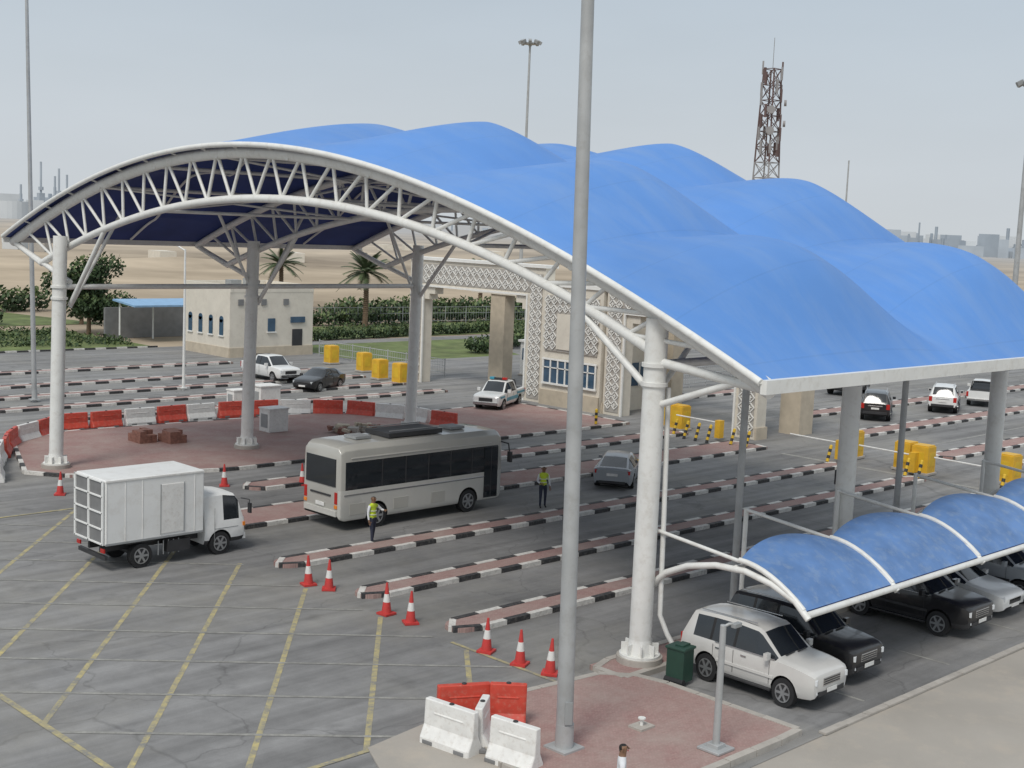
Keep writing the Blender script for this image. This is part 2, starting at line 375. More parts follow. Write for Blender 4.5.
def roofz(x,y):
    cap=0; ridge=0
    for rx,wf,wr in ROWS:
        t=(x-rx)/(wf if x<rx else wr)
        if abs(t)<1 and 1-abs(t)**1.9>cap: cap=1-abs(t)**1.9; ridge=1-abs(t)**1.35
    ed=sm((y-17.7)/3.0)*sm((60.5-y)/6)
    tau=(y-21.2)/6.6; tau=tau-round(tau)
    dm=1-(2*abs(tau))**1.55
    lo=1-.28*sm((y-33)/8)
    return zo(y)+.16+ed*(.62*cap+1.12*dm*ridge)*lo
b=B(); nx,ny=200,330
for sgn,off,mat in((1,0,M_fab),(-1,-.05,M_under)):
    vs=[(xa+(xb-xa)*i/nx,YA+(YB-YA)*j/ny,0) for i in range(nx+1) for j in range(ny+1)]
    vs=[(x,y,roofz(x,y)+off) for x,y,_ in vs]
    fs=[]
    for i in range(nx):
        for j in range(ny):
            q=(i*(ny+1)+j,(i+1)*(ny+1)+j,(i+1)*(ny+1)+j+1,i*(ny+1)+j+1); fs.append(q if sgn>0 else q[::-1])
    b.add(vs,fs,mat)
b.make('membrane',canopy,smooth=60)
for ti,tx in enumerate(TX):
    b=B(); ys=[YA+(YB-YA)*i/60 for i in range(61)]
    b.tube([(tx,y,zo(y)-.08) for y in ys],.23 if ti==0 else .16,M_steel,12)
    ys2=[21.5+(57.3-21.5)*i/48 for i in range(49)]
    b.tube([(tx,y,zi(y)) for y in ys2],.15,M_steel,10)
    n=22; tp=[19.6+(58.8-19.6)*i/n for i in range(n+1)]; bt=[21.7+(57-21.7)*i/n for i in range(n+1)]
    for i in range(n):
        b.cyl((tx,tp[i],zo(tp[i])-.05),(tx,(bt[i]+bt[i+1])/2,zi((bt[i]+bt[i+1])/2)),.065,M_steel,n=8)
        b.cyl((tx,tp[i+1],zo(tp[i+1])-.05),(tx,(bt[i]+bt[i+1])/2,zi((bt[i]+bt[i+1])/2)),.065,M_steel,n=8)
    b.cyl((tx,21.5,8.2),(tx,18.1,7.85),.12,M_steel); b.cyl((tx,21.5,7.0),(tx,18.7,8.0),.09,M_steel)
    b.cyl((tx,54.5,8.3),(tx,59.9,9.75),.12,M_steel); b.cyl((tx,57.3,zi(57.3)),(tx,60.0,9.8),.13,M_steel)
    for cy,sg in((21.5,1),(54.5,-1)):
        for dx in (-1,1):
            if (ti==0 and dx<0) or (ti==2 and dx>0): continue
            b.cyl((tx,cy,7.2),(tx+dx*2.4,cy+sg*.2,zo(cy)-.3),.08,M_steel)
        b.cyl((tx,cy,7.3),(tx,cy+sg*3.2,zi(cy+sg*3.2)),.1,M_steel)
    b.make('arch_truss',canopy,smooth=50)
b=B()
b.tube([(25.98,y,zo(y)+.16) for y in ys],.1,M_steel,8); b.tube([(47.02,y,zo(y)+.16) for y in ys],.1,M_steel,8)
for y in ys[::3]: b.cyl((25.98,y,zo(y)+.16),(26.5,y,zo(y)),.04,M_steel,n=6)
b.box(((xa+xb)/2,YA-.08,zo(YA)+.05),(xb-xa,.18,.34),M_steel)
b.box(((xa+xb)/2,YB+.08,zo(YB)+.05),(xb-xa,.18,.34),M_steel)
for y in (21.5,54.5): b.cyl((26.3,y,8.1),(46.4,y,8.1),.12,M_steel)
for y in (24.5,29,33.5,38,42.5,47,51.5):
    b.cyl((26.3,y,zo(y)-.2),(46.4,y,zo(y)-.2),.08,M_steel,n=8)
for rx,wf,wr in ROWS:
    b.tube([(rx,y,roofz(rx,y)-.14) for y in [YA+.3+(YB-YA-.6)*i/160 for i in range(161)]],.06,M_steel,6)
for y0 in (29,38,47):
    for i in range(2):
        b.cyl((TX[i],y0,zi(y0)),(TX[i+1],y0+4.5,zo(y0+4.5)-.2),.05,M_steel,n=6)
        b.cyl((TX[i+1],y0,zi(y0)),(TX[i],y0+4.5,zo(y0+4.5)-.2),.05,M_steel,n=6)
        b.cyl((TX[i],y0,zi(y0)),(TX[i+1],y0,zi(y0)),.07,M_steel,n=6)
b.make('bracing_and_edge_beams',canopy,smooth=50)
for k in range(3):
    for cy,tx in ((21.5,TX[k]+(0 if k==0 else .1)),(54.5,TL[k])):
        b=B(); top=zi(cy+ (1 if cy<30 else -.5))+.1 if cy<30 else 9.9
        b.cyl((tx,cy,.13),(tx+(.2 if cy>30 else 0),cy,top+.4),.3,M_steel,n=24)
        b.cyl((tx,cy,.0),(tx,cy,.30),.62,M_conc,n=20); b.cyl((tx,cy,.30),(tx,cy,.36),.55,M_steel,n=20)
        b.cyl((tx,cy,.36),(tx,cy,.75),.38,M_steel,.3,n=24)
        for i in range(8):
            t=i*math.pi/4; b.box((tx+.4*math.cos(t),cy+.4*math.sin(t),.5),(.2,.03,.3),M_steel,rz=t)
        for z in (7.6,8.1): b.cyl((tx+(.15 if cy>30 else 0),cy,z-.05),(tx+(.15 if cy>30 else 0),cy,z+.05),.36,M_steel,n=24)
        b.make('column',canopy,smooth=40)
b=B(); b.tube([(26.85,21.3,7.5),(26.9,21.25,4),(26.9,21.2,1.4),(27.0,21,.9),(27.15,20.8,.5),(27.15,20.7,.2)],.07,M_steel); b.make('drainpipe',canopy,smooth=50)
for px_,py_ in((31.9,22.4),(41.3,22.4)):
    b=B(); b.cyl((px_,py_,.1),(px_,py_,7.9),.11,M_galv); b.box((px_,py_,.16),(.45,.45,.06),M_galv); b.make('steel_post',smooth=40)
b=B(); b.cyl((39.4,23.6,0),(39.4,23.6,3.6),.05,M_galv); b.box((39.4,23.6,3.4),(.1,.3,.5),M_blackp); b.make('signal_post',smooth=40)

# ------------------------------------------------------------ parking shade
shade=empty('parking_shade')
SX=[26.8,31.0,35.9,40.8,45.8,50.8]
def prof(t):
    y=16.75+1.95*t; z=2.58+.84*(math.sin(t*math.pi/2)**.9 if t>0 else 0)
    return y,z
for i in range(len(SX)-1):
    b=B(); n1,n2=24,16
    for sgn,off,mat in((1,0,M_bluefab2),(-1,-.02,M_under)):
        vs=[]
        for a in range(n1+1):
            s=a/n1
            for c in range(n2+1):
                t=c/n2; y,z=prof(t); x=SX[i]+.06+(SX[i+1]-SX[i]-.12)*s
                bul=math.sin(math.pi*s)**.8 if 0<s<1 else 0
                vs.append((x,y+.35*bul*t*t,z+.30*bul*min(1,t*1.2)+off))
        fs=[]
        for a in range(n1):
            for c in range(n2):
                q=(a*(n2+1)+c,(a+1)*(n2+1)+c,(a+1)*(n2+1)+c+1,a*(n2+1)+c+1); fs.append(q if sgn>0 else q[::-1])
        b.add(vs,fs,mat)
    b.make('shade_membrane',shade,smooth=60)
b=B()
for x in SX:
    b.tube([(x,16.6,2.42),(x,17.0,2.78),(x,17.7,3.05),(x,18.5,3.2),(x,19.4,3.16),(x,20.3,2.95),(x,21.0,2.62),(x,21.45,2.2)],.085,M_steel)
    b.tube([(x,prof(t/8)[0],prof(t/8)[1]+.03) for t in range(9)],.07,M_steel)
    b.cyl((x,21.5,3.7),(x,18.7,3.42),.05,M_steel)
    if x>27: b.cyl((x,21.5,.1),(x,21.5,3.75),.07,M_steel)
b.cyl((26.8,16.65,2.51),(50.8,16.65,2.51),.085,M_steel)
b.cyl((26.8,18.8,3.25),(50.8,18.8,3.25),.05,M_steel)
b.make('shade_frame',shade,smooth=50)

# ------------------------------------------------------------ poles
def pole(name,x,y,h,r0,r1,mat=M_galv,base=True,lean=(0,0)):
    b=B(); b.cyl((x,y,0),(x+lean[0],y+lean[1],h),r0,mat,r1,n=20)
    if base: b.box((x,y,.15),(r0*3.4,r0*3.4,.06),mat); b.cyl((x,y,.1),(x,y,.7),r0*1.1,mat,r0*1.06,n=20)
    return b
b=pole('p',20.6,18.7,22,.19,.115,lean=(-.24,.24))
for z in (5.5,11): b.cyl((20.6-.24*z/22,18.7+.24*z/22,z-.03),(20.6-.24*z/22,18.7+.24*z/22,z+.03),.18-.0034*z,M_galv,n=20)
b.box((20.5,18.52,1.0),(.16,.06,.5),M_grey,rz=-.7)
for k in range(6):
    t=k*math.pi/3; b.box((20.36+.9*math.cos(t),18.94+.9*math.sin(t),21.8),(.5,.35,.25),M_grey,rz=t)
b.cyl((20.36,18.94,21.6),(20.36,18.94,21.75),.8,M_galv); b.make('street_lamp',smooth=40)
def highmast(x,y,h,r0,ring=1.6,lean=(0,0)):
    b=pole('m',x,y,h,r0,r0*.5,lean=lean); x+=lean[0]; y+=lean[1]
    b.cyl((x,y,h-.4),(x,y,h-.2),ring*.7,M_grey,n=16)
    for k in range(8):
        t=k*math.pi/4; b.box((x+ring*math.cos(t),y+ring*math.sin(t),h-.1),(.7,.5,.45),M_grey,rz=t,ry=.5)
    b.make('floodlight_mast',smooth=40)
highmast(34.1,74.7,32,.15,lean=(-.4,.4)); highmast(141,141.6,39,.3,1.4); highmast(136.5,62.3,28.8,.34,1.3)
b=pole('x',170.7,104.4,23.2,.2,.1); b.make('lamp_post',smooth=40)
b=B(); b.cyl((160,120,0),(160,120,20),.2,M_grey,.16); b.box((160,120,20.7),(.7,.7,2.2),M_tred); b.box((160,120,21),(.8,.8,.6),M_twht); b.make('signal_mast')
b=pole('l',44.6,75.6,9.2,.1,.06,M_steel); b.tube([(44.6,75.6,9.1),(44.2,76.2,9.5),(43.6,77,9.55)],.05,M_steel); b.box((43.3,77.3,9.5),(.3,1.3,.14),M_grey,rz=.7); b.make('lamp_post',smooth=40)
b=B(); b.cyl((23.2,16.5,.14),(23.2,16.5,3.0),.085,M_galv,.07); b.box((23.2,16.5,.17),(.6,.6,.06),M_galv); b.box((23.2,16.5,.24),(.3,.3,.1),M_galv)
b.tube([(23.2,16.5,2.95),(23.3,16.42,3.02),(23.4,16.36,3.02)],.035,M_galv); b.box((23.45,16.33,2.99),(.26,.12,.1),M_grey); b.make('camera_post',smooth=40,bevel=.01)
b=B(); b.box((22.9,18.4,.16),(.5,.4,.05),M_conc); b.cyl((22.9,18.4,.18),(22.9,18.4,.34),.04,M_steel); b.cyl((22.9,18.4,.34),(22.9,18.4,.37),.09,M_steel); b.make('floor_outlet',smooth=40)

# lattice tower
b=B(); cx,cy=163.6,113.8
HT=36
def tw(z): return 1.9-1.0*min(1,z/HT)
nseg=16
for i in range(nseg):
    z0=HT*i/nseg; z1=HT*(i+1)/nseg; a=tw(z0);c=tw(z1); mt=M_tred if (i//2)%2==1 or i>11 else M_twht
    C0=[(cx+sx*a,cy+sy*a,z0) for sx,sy in((-1,-1),(1,-1),(1,1),(-1,1))]; C1=[(cx+sx*c,cy+sy*c,z1) for sx,sy in((-1,-1),(1,-1),(1,1),(-1,1))]
    for k in range(4):
        b.cyl(C0[k],C1[k],.13,mt,n=6); j=(k+1)%4
        b.cyl(C0[k],C1[j],.06,mt,n=5); b.cyl(C0[j],C1[k],.06,mt,n=5); b.cyl(C1[k],C1[j],.06,mt,n=5)
b.cyl((cx,cy,HT),(cx,cy,HT+4.5),.05,M_grey,n=6)
for z in (24,26,29,32.5,35.5):
    for k in range(5):
        t=U(0,6.28); r=tw(z)+.5; b.box((cx+r*math.cos(t),cy+r*math.sin(t),z+U(-1,1)),(.25,.35,1.9),M_tred if R()<.6 else M_twht,rz=t)
for z in (27,30): 
    b.cyl((cx-1.6,cy-1.2,z),(cx-1.9,cy-1.5,z),.6,M_twht,n=14); b.cyl((cx+1.4,cy-1.4,z+1.2),(cx+1.6,cy-1.7,z+1.2),.45,M_twht,n=14)
b.make('telecom_tower')

# ------------------------------------------------------------ gate buildings
def ornament(b,x,ya,za,yb,zb,n):
    pa=Vector((0,ya,za));pb=Vector((0,yb,zb)); L_=(pb-pa).length/n
    for i in range(n):
        c=pa.lerp(pb,(i+.5)/n); r=L_*.5
        for k in range(4):
            t=math.pi/4+k*math.pi/2; q=Vector((0,math.cos(t),math.sin(t)))*r*.7
            b.box((x,c.y+q.y,c.z+q.z),(.05,r*1.4,.06),M_orn,rx=t+math.pi/2)
        b.box((x-.01,c.y,c.z),(.05,r*.9,.05),M_orn,rx=0); b.box((x-.012,c.y,c.z),(.05,.05,r*.9),M_orn,rx=0)
def portal(name,x,y0,y1,h,leg=1.5,beam=1.9,depth=.9):
    r=empty(name)
    b=B()
    for y in (y0,y1-leg): b.box((x+depth/2,y+leg/2,h/2),(depth,leg,h),M_beige)
    b.box((x+depth/2,(y0+y1)/2,h-beam/2),(depth-.006,y1-y0-2*leg,beam),M_beige)
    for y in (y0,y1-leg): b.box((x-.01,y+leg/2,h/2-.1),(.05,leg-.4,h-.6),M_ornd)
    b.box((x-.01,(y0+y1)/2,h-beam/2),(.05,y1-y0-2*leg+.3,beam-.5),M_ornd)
    b.box((x+depth/2,(y0+y1)/2,h+.1),(depth+.3,y1-y0+.3,.2),M_orn)
    for yy in (y0+leg+.06,y1-leg-.06): b.box((x-.05,yy,(h-beam)/2),(.12,.12,h-beam),M_orn)
    b.box((x-.05,(y0+y1)/2,h-beam+.06),(.12,y1-y0-2*leg,.12),M_orn)
    for sg,yy in((1,y0+leg),(-1,y1-leg)):
        b.box((x+depth/2,yy+sg*.6,h-beam-.25),(depth-.1,1.2,.5),M_beige); b.box((x+depth/2,yy+sg*.3,h-beam-.7),(depth-.1,.6,.4),M_beige)
    for y in (y0-.02,y1+.02): b.box((x+depth/2,y,.35),(depth+.2,.12,.7),M_tan)
    b.make('frame',r)
    b=B()
    for yc in (y0+leg/2,y1-leg/2):
        for dy in(-.27,.27): ornament(b,x-.06,yc+dy,.4,yc+dy,h-.45,int((h-.8)/.54))
    nb=int((y1-y0-2*leg)/.62)
    for dz in(-.32,.32): ornament(b,x-.06,y0+leg,h-beam/2+dz,y1-leg,h-beam/2+dz,nb)
    b.make('ornament',r); return r
p1=portal('ornamental_gate_portal',62,59.9,73.6,8.9)
b=B()
for y in (63.8,69.4): b.box((67.4,y,3.3),(1.0,1.5,6.6),M_tan)
b.box((67.4,66.5,7.0),(1.2,11.4,.9),M_beige); b.make('inner_pillars',p1)
p2=portal('ornamental_gate_portal',62,42.7,54.4,8.3)
b=B(); b.box((66.5,43.0,3.4),(1.4,1.4,6.8),M_tan); b.box((67.5,53.5,3.4),(1.2,1.3,6.8),M_tan); b.box((67.2,48.4,7.0),(1.4,9.6,.9),M_beige); b.make('inner_pillars',p2)
gb=empty('control_building')
b=B(); b.box((66,57.15,3.9),(8.4,5.2,7.8),M_beige); b.box((66,57.15,7.9),(8.6,5.4,.25),M_orn)
b.box((61.76,57.15,.5),(.12,5.2,1.0),M_tan); b.make('walls',gb)
b=B()
b.box((61.74,57.15,2.25),(.08,4.6,1.5),M_bglass)
for i in range(8): b.box((61.68,54.85+4.6*i/7,2.25),(.08,.1,1.6),M_orn)
b.box((61.68,57.15,3.05),(.1,4.8,.12),M_orn); b.box((61.68,57.15,1.45),(.14,4.8,.12),M_orn); b.box((61.68,57.15,2.5),(.08,4.6,.06),M_orn)
b.box((65.5,54.5,2.35),(5.5,.08,1.5),M_bglass)
for i in range(7): b.box((62.8+5.4*i/6,54.45,2.35),(.1,.08,1.6),M_orn)
b.make('windows',gb)
b=B()
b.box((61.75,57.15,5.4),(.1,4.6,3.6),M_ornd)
for yy in (55.05,55.6,58.7,59.25): ornament(b,61.66,yy,3.7,yy,7.2,6)
for zz in (6.4,6.95): ornament(b,61.66,55.9,zz,58.4,zz,5)
b.box((61.68,57.15,4.9),(.1,2.4,2.3),M_beige)
b.make('ornament',gb)
# small office building
ob=empty('office_building')
b=B(); x0,x1,y0,y1,h=58,66.2,91.3,98.3,5.3
b.box(((x0+x1)/2,(y0+y1)/2,h/2),(x1-x0,y1-y0,h),M_beige)
for (cx_,cy_,dx,dy) in((x0+.12,(y0+y1)/2,.24,y1-y0+.1),(x1-.12,(y0+y1)/2,.24,y1-y0+.1),((x0+x1)/2,y0+.1,x1-x0-.5,.24),((x0+x1)/2,y1-.1,x1-x0-.5,.24)):
    b.box((cx_,cy_,h+.3),(dx,dy,.6),M_beige)
b.box((x0-.03,(y0+y1)/2,.4),(.08,y1-y0+.04,.8),M_tan); b.box(((x0+x1)/2,y0-.03,.4),(x1-x0,.08,.8),M_tan)
b.make('walls',ob)
b=B()
for i,y in enumerate((92.5,94.1,95.7,97.3)):
    b.box((x0-.02,y,2.4),(.08,.55,1.3),M_bglass); b.cyl((x0-.06,y,3.05),(x0+.02,y,3.05),.275,M_bglass,n=16)
    b.box((x0-.05,y,1.7),(.16,.8,.1),M_orn)
for x in (60,62,): b.box((x,y0-.02,2.6),(.7,.08,1.1),M_bglass); b.box((x,y0-.06,2.0),(.9,.14,.09),M_orn)
b.box((64.6,y0-.02,1.1),(1.0,.08,2.2),M_blackp); b.box((64.6,y0-.04,3.0),(1.4,.2,.5),M_bglass)
for x in (59,61.2,63.4): b.box((x,y0-.04,4.5),(.5,.1,.5),M_dgrey)
for x,y in((60,94),(63,96)): b.box((x,y,5.8),(1,.9,.8),M_grey)
b.make('windows_and_door',ob)
cs=empty('carport')
b=B(); b.box((60.5,106.5,3.4),(7.5,4,.16),M_palefab,rx=.08)
for x in (57.2,60.5,63.8): b.cyl((x,108,0),(x,108,3.4),.08,M_steel)
b.box((61,109.5,1.4),(9,.3,2.8),M_dgrey)
b.make('roof_and_posts',cs)
def kiosk(x,y,rz=0):
    b=B(); b.box((0,0,1.35),(1.7,2.2,2.5),M_wpl); b.box((0,0,2.7),(2.0,2.5,.18),M_wpl)
    b.box((-.87,0,1.7),(.05,1.7,.9),M_bglass); b.box((0,-1.12,1.7),(1.2,.05,.9),M_bglass); b.box((0,0,.06),(1.9,2.4,.12),M_conc)
    b.make('guard_kiosk',loc=(x,y,.02),rz=rz,bevel=.03)
kiosk(73,71)
def ybox(x,y):
    b=B(); b.box((0,0,.78),(.85,.9,1.3),M_yel); b.box((0,0,1.46),(.75,.8,.07),M_yel); b.box((0,0,.07),(1.0,1.05,.12),M_conc)
    b.box((-.43,0,.8),(.02,.5,.7),M_yelb); b.box((0,-.455,.8),(.5,.02,.7),M_yelb)
    b.make('yellow_crash_cushion',loc=(x,y,.02),rz=U(-.08,.08),bevel=.05)
for x,y in((63.1,84.4),(62.1,78.9),(60.2,74.6),(59.9,71.9),(61.4,48.6),(61.0,47.4),(61.7,36.3),(60.9,32.7),(60.6,31.6),(62,27.8)): ybox(x,y)
def bollard(x,y,tilt=0):
    b=B(); n=6
    for i in range(n): b.cyl((0,0,i*.17),(0,0,(i+1)*.17),.085,M_yelb if i%2 else M_blackp,n=12)
    b.cyl((0,0,1.02),(0,0,1.07),.085,M_yelb,.04)
    o=b.make('striped_bollard',loc=(x,y,0),smooth=40); o.rotation_euler=(0,tilt,0)
for y in (35.2,35.9,30.8,31.5,26.6,27.2,41,42,43.6,44.4,45.2,46):
    bollard(58.6,y,.35)
for x,y in((62,25),(62.5,24),(63,23),(56,50.9),(57.5,50.9)): bollard(x,y)
for y in(37.2,33,28.8,45):
    b=B(); b.box((60,y-1.2,.65),(.4,.35,1.0),M_yel); b.cyl((60,y-1.2,1.0),(60,y+1.9,1.05),.04,M_wpl,n=8); b.make('boom_barrier')

def fence(name,pts,h=1.6,mat=M_steel,st=2.2):
    b=B()
    for (p,q) in zip(pts,pts[1:]):
        p=Vector(p);q=Vector(q);n=max(1,int((q-p).length/st))
        for i in range(n+1):
            c=p.lerp(q,i/n); b.cyl((c.x,c.y,0),(c.x,c.y,h),.05,mat,n=6)
        for z in (.3,h*.6,h-.1): b.cyl((p.x,p.y,z),(q.x,q.y,z),.03,mat,n=6)
        m=n*8
        for i in range(m):
            c=p.lerp(q,i/m); b.cyl((c.x,c.y,.3),(c.x,c.y,h-.1),.012,mat,n=4,cap=False)
    b.make(name)
fence('metal_fence',[(66,74),(66,90)],1.4,M_galv); fence('metal_fence',[(72,60),(95,62)],1.6,M_galv); fence('metal_fence',[(76,72),(105,80)],1.6,M_galv)
fence('boundary_fence',[(-10,120.5),(48,120.5)],2.0,M_grey,3); fence('boundary_fence',[(66,118),(150,110)],2.0,M_grey,3)
fence('pedestrian_railing',[(66,27.5),(90,27.2)],1.1,M_steel); fence('pedestrian_railing',[(47,22.6),(58,22.6)],1.3,M_steel)

# ------------------------------------------------------------ street items
def jersey(x,y,rz,mat,ln=1.75,h=.92):
    b=B(); pr=[(-.27,0),(.27,0),(.27,.16),(.12,.42),(.09,h),(-.09,h),(-.12,.42),(-.27,.16)]
    xs=[-ln/2,-ln/2+.05,ln/2-.05,ln/2]; vs=[]
    for k,xx in enumerate(xs):
        sc=.85 if k in(0,3) else 1
        vs+=[(xx,py*sc,z) for py,z in pr]
    n=8;fs=[]
    for k in range(3):
        for i in range(n): fs.append((k*n+i,k*n+(i+1)%n,(k+1)*n+(i+1)%n,(k+1)*n+i)[::-1])
    fs+=[tuple(range(n)),tuple(range(3*n,4*n))[::-1]]
    b.add(vs,fs,mat)
    for sx in (-.45,.45): b.box((sx,0,.08),(.3,.56,.1),M_dgrey)
    b.cyl((0,0,h-.01),(0,0,h+.03),.06,M_blackp); b.box((0,0,h*.72),(ln*.6,.24,.05),mat)
    return b.make('plastic_jersey_barrier',loc=(x,y,.0),rz=rz,bevel=.025)
bp=[(22.6,53.0),(23.9,56.4),(27.2,61.6),(30.7,64),(35.1,64.1),(40.8,64.1),(43.6,63.6),(47.2,61.4),(48.9,58),(49.4,54.2)]
cols="WWWRRWRRRWRWRRWRRWWRWRR"
tot=0;segs=[]
for p,q in zip(bp,bp[1:]):
    p=Vector(p);q=Vector(q);segs.append((p,q,(q-p).length)); tot+=(q-p).length
n=int(tot/1.85)
for i in range(n):
    t=(i+.5)*tot/n
    for p,q,l in segs:
        if t<=l: break
        t-=l
    c=p.lerp(q,t/l); d=q-p
    ch=cols[i%len(cols)]
    jersey(c.x+U(-.08,.08),c.y+U(-.08,.08),math.atan2(d.y,d.x)+U(-.1,.1),M_red if ch=='R' else M_wpl)
def jline(p,q,mat,h=1.0):
    p=Vector(p);q=Vector(q);c=(p+q)/2;d=q-p; jersey(c.x,c.y,math.atan2(d.y,d.x),mat,d.length,h)
jline((18.75,21.2),(18.95,19.8),M_wpl); jline((19.15,19.95),(19.9,20.5),M_wpl); jline((19.15,19.5),(19.35,18.3),M_wpl)
jline((19.4,21.6),(20.5,21.0),M_red); jline((20.3,20.8),(20.9,20.2),M_red,1.1)
def cone(x,y,z=0.01,h=.95):
    b=B(); b.box((0,0,.03),(.42,.42,.06),M_cone); k=h/.95
    b.cyl((0,0,.06),(0,0,.38*k),.15,M_cone,.108,n=18); b.cyl((0,0,.38*k),(0,0,.62*k),.109,M_wpl,.073,n=18); b.cyl((0,0,.62*k),(0,0,.95*k),.07,M_cone,.03,n=18)
    o=b.make('traffic_cone',loc=(x,y,z),rz=U(0,1.5),smooth=40); o.rotation_euler[0]=U(-.04,.04)
for x,y in((24.0,33.0),(24.2,32.2),(24.0,29.1),(24.0,28.0),(24.0,24.8),(24.0,23.5),(24.1,22.5),(23.7,49.6),(30.1,47.6),(44,50.0),(33,46)): cone(x,y)
b=B(); b.box((0,0,.5),(.5,.52,.84),M_green); b.box((0,0,.96),(.56,.6,.07),M_green); b.cyl((-.22,-.28,.1),(-.22,.28,.1),.1,M_black); b.box((.1,0,1.01),(.36,.26,.04),M_green)
b.make('wheelie_bin',loc=(26.25,19.95,.02),rz=.1,bevel=.03)
for x,y,s,m in((44.5,66,1.4,M_wpl),(39.8,58.2,1.2,M_wpl),(43.5,67.5,1.0,M_wpl)):
    b=B(); b.box((0,0,s*.5),(s,s*.8,s),m); b.box((0,0,s+.04),(s*1.08,s*.88,.08),m); b.box((-s/2-.01,0,s*.5),(.03,s*.5,s*.6),M_grey); b.make('equipment_cabinet',loc=(x,y,.13 if y<63 else .0),bevel=.02)
def stack(name,x,y,nx_,ny_,nz_,mat,d):
    b=B()
    for i in range(nx_):
        for j in range(ny_):
            for k in range(nz_):
                if k==nz_-1 and R()<.3: continue
                b.box((i*d[0]*1.03,j*d[1]*1.03,.13+d[2]/2+k*d[2]),(d[0],d[1],d[2]*.96),mat,rz=U(-.04,.04))
    b.make(name,loc=(x,y,0))
stack('brick_stack',32,58.2,3,3,3,M_brick,(.3,.4,.2)); stack('brick_stack',33.2,57.4,3,3,3,M_brick,(.3,.4,.2))
b=B()
for i in range(60): 
    b.box((U(-1.3,1.3),U(-.8,.8),.18+U(0,.3)),(U(.2,.7),U(.1,.4),U(.08,.25)),[M_brick,M_conc,M_tan][int(R()*3)],rz=U(0,3),rx=U(-.3,.3))
b.make('rubble_pile',loc=(43.2,55.6,0))
# ------------------------------------------------------------ vehicles
def wheel(b,x,y,R_,wd,side):
    b.cyl((x,y-wd/2,R_),(x,y+wd/2,R_),R_,M_black,n=28)
    yo=y+side*wd/2
    b.cyl((x,yo-side*.03,R_),(x,yo+side*.006,R_),R_*.64,M_blackp,n=24)
    b.cyl((x,yo,R_),(x,yo+side*.025,R_),R_*.18,M_rim,n=12)
    for k in range(6):
        t=k*math.pi/3; b.box((x+R_*.36*math.cos(t),yo+side*.012,R_+R_*.36*math.sin(t)),(R_*.52,.024,R_*.17),M_rim,ry=-t)
    m=24
    for k in range(m):
        t=2*math.pi*k/m; b.box((x+R_*.62*math.cos(t),yo+side*.008,R_+R_*.62*math.sin(t)),(.03,.03,R_*.18),M_rim,ry=-t)
def loftring(st,kind):
    x,zb,zm,zt,w,wt=st
    if kind=='bus':
        h=[(0,zb),(w*.96,zb),(w,zb+.1),(w,1.42),(w*.985,2.38),(w*.96,zt-.2),(w*.8,zt-.03),(0,zt)]
    else:
        e=min(.09,max(.012,(zt-zm)*.3))
        h=[(0,zb),(w*.9,zb),(w*.98,zb+.16),(w,zb+(zm-zb)*.62),(w*.965,zm),(wt,zt-e),(wt*.86,zt-e*.15),(0,zt+.012)]
    return [(x,a,z) for a,z in h]+[(x,-a,z) for a,z in h[-2:0:-1]]
def loft(stations,kind,matf,mats,axles,R_,wd,name,parent):
    nr=14; vs=[];fs=[];mi=[]
    for st in stations: vs+=loftring(st,kind)
    for i in range(len(stations)-1):
        for j in range(nr):
            jj=j if j<7 else 13-j
            fs.append((i*nr+j,i*nr+(j+1)%nr,(i+1)*nr+(j+1)%nr,(i+1)*nr+j)); mi.append(matf(i,jj))
    fs.append(tuple(range(nr))[::-1]); mi.append(0); o=(len(stations)-1)*nr; fs.append(tuple(range(o,o+nr))); mi.append(0)
    me=bpy.data.meshes.new(name); me.from_pydata(vs,[],fs)
    for m in mats: me.materials.append(m)
    me.polygons.foreach_set('material_index',mi)
    bm=bmesh.new(); bm.from_mesh(me); bmesh.ops.recalc_face_normals(bm,faces=bm.faces); bm.to_mesh(me); bm.free()
    ob=bpy.data.objects.new(name,me); COL.objects.link(ob)
    W=max(s[4] for s in stations)
    c=B(); 
    for ax in axles:
        for sg in(-1,1):
            n=24; r=R_*1.17
            c.cyl((ax,sg*(W-.3),R_*1.02),(ax,sg*(W+.3),R_*1.02),r,M_black,n=n)
    co=c.make('cutter'); co.data.materials.clear()
    for m in mats: co.data.materials.append(m)
    for p in co.data.polygons: p.material_index=2
    bm=bmesh.new(); bm.from_mesh(co.data); bmesh.ops.recalc_face_normals(bm,faces=bm.faces); bm.to_mesh(co.data); bm.free()
    md=ob.modifiers.new('b','BOOLEAN'); md.operation='DIFFERENCE'; md.object=co; md.solver='EXACT'
    dg=bpy.context.evaluated_depsgraph_get(); dg.update()
    nm=bpy.data.meshes.new_from_object(ob.evaluated_get(dg))
    ob.modifiers.clear(); ob.data=nm; bpy.data.objects.remove(co)
    if len(nm.polygons)<20: ob.data=me; nm=me
    nm.polygons.foreach_set('use_smooth',[True]*len(nm.polygons)); nm.set_sharp_from_angle(angle=math.radians(28)); nm.update()
    ob.parent=parent
    bv=ob.modifiers.new('bevel','BEVEL'); bv.width=.022; bv.segments=2; bv.limit_method='ANGLE'; bv.angle_limit=math.radians(32)
    wb=B()
    for ax in axles:
        for sg in(-1,1): wheel(wb,ax,sg*(W-wd/2-.015),R_,wd,sg)
    wb.make('wheels',parent,smooth=40)
    return ob
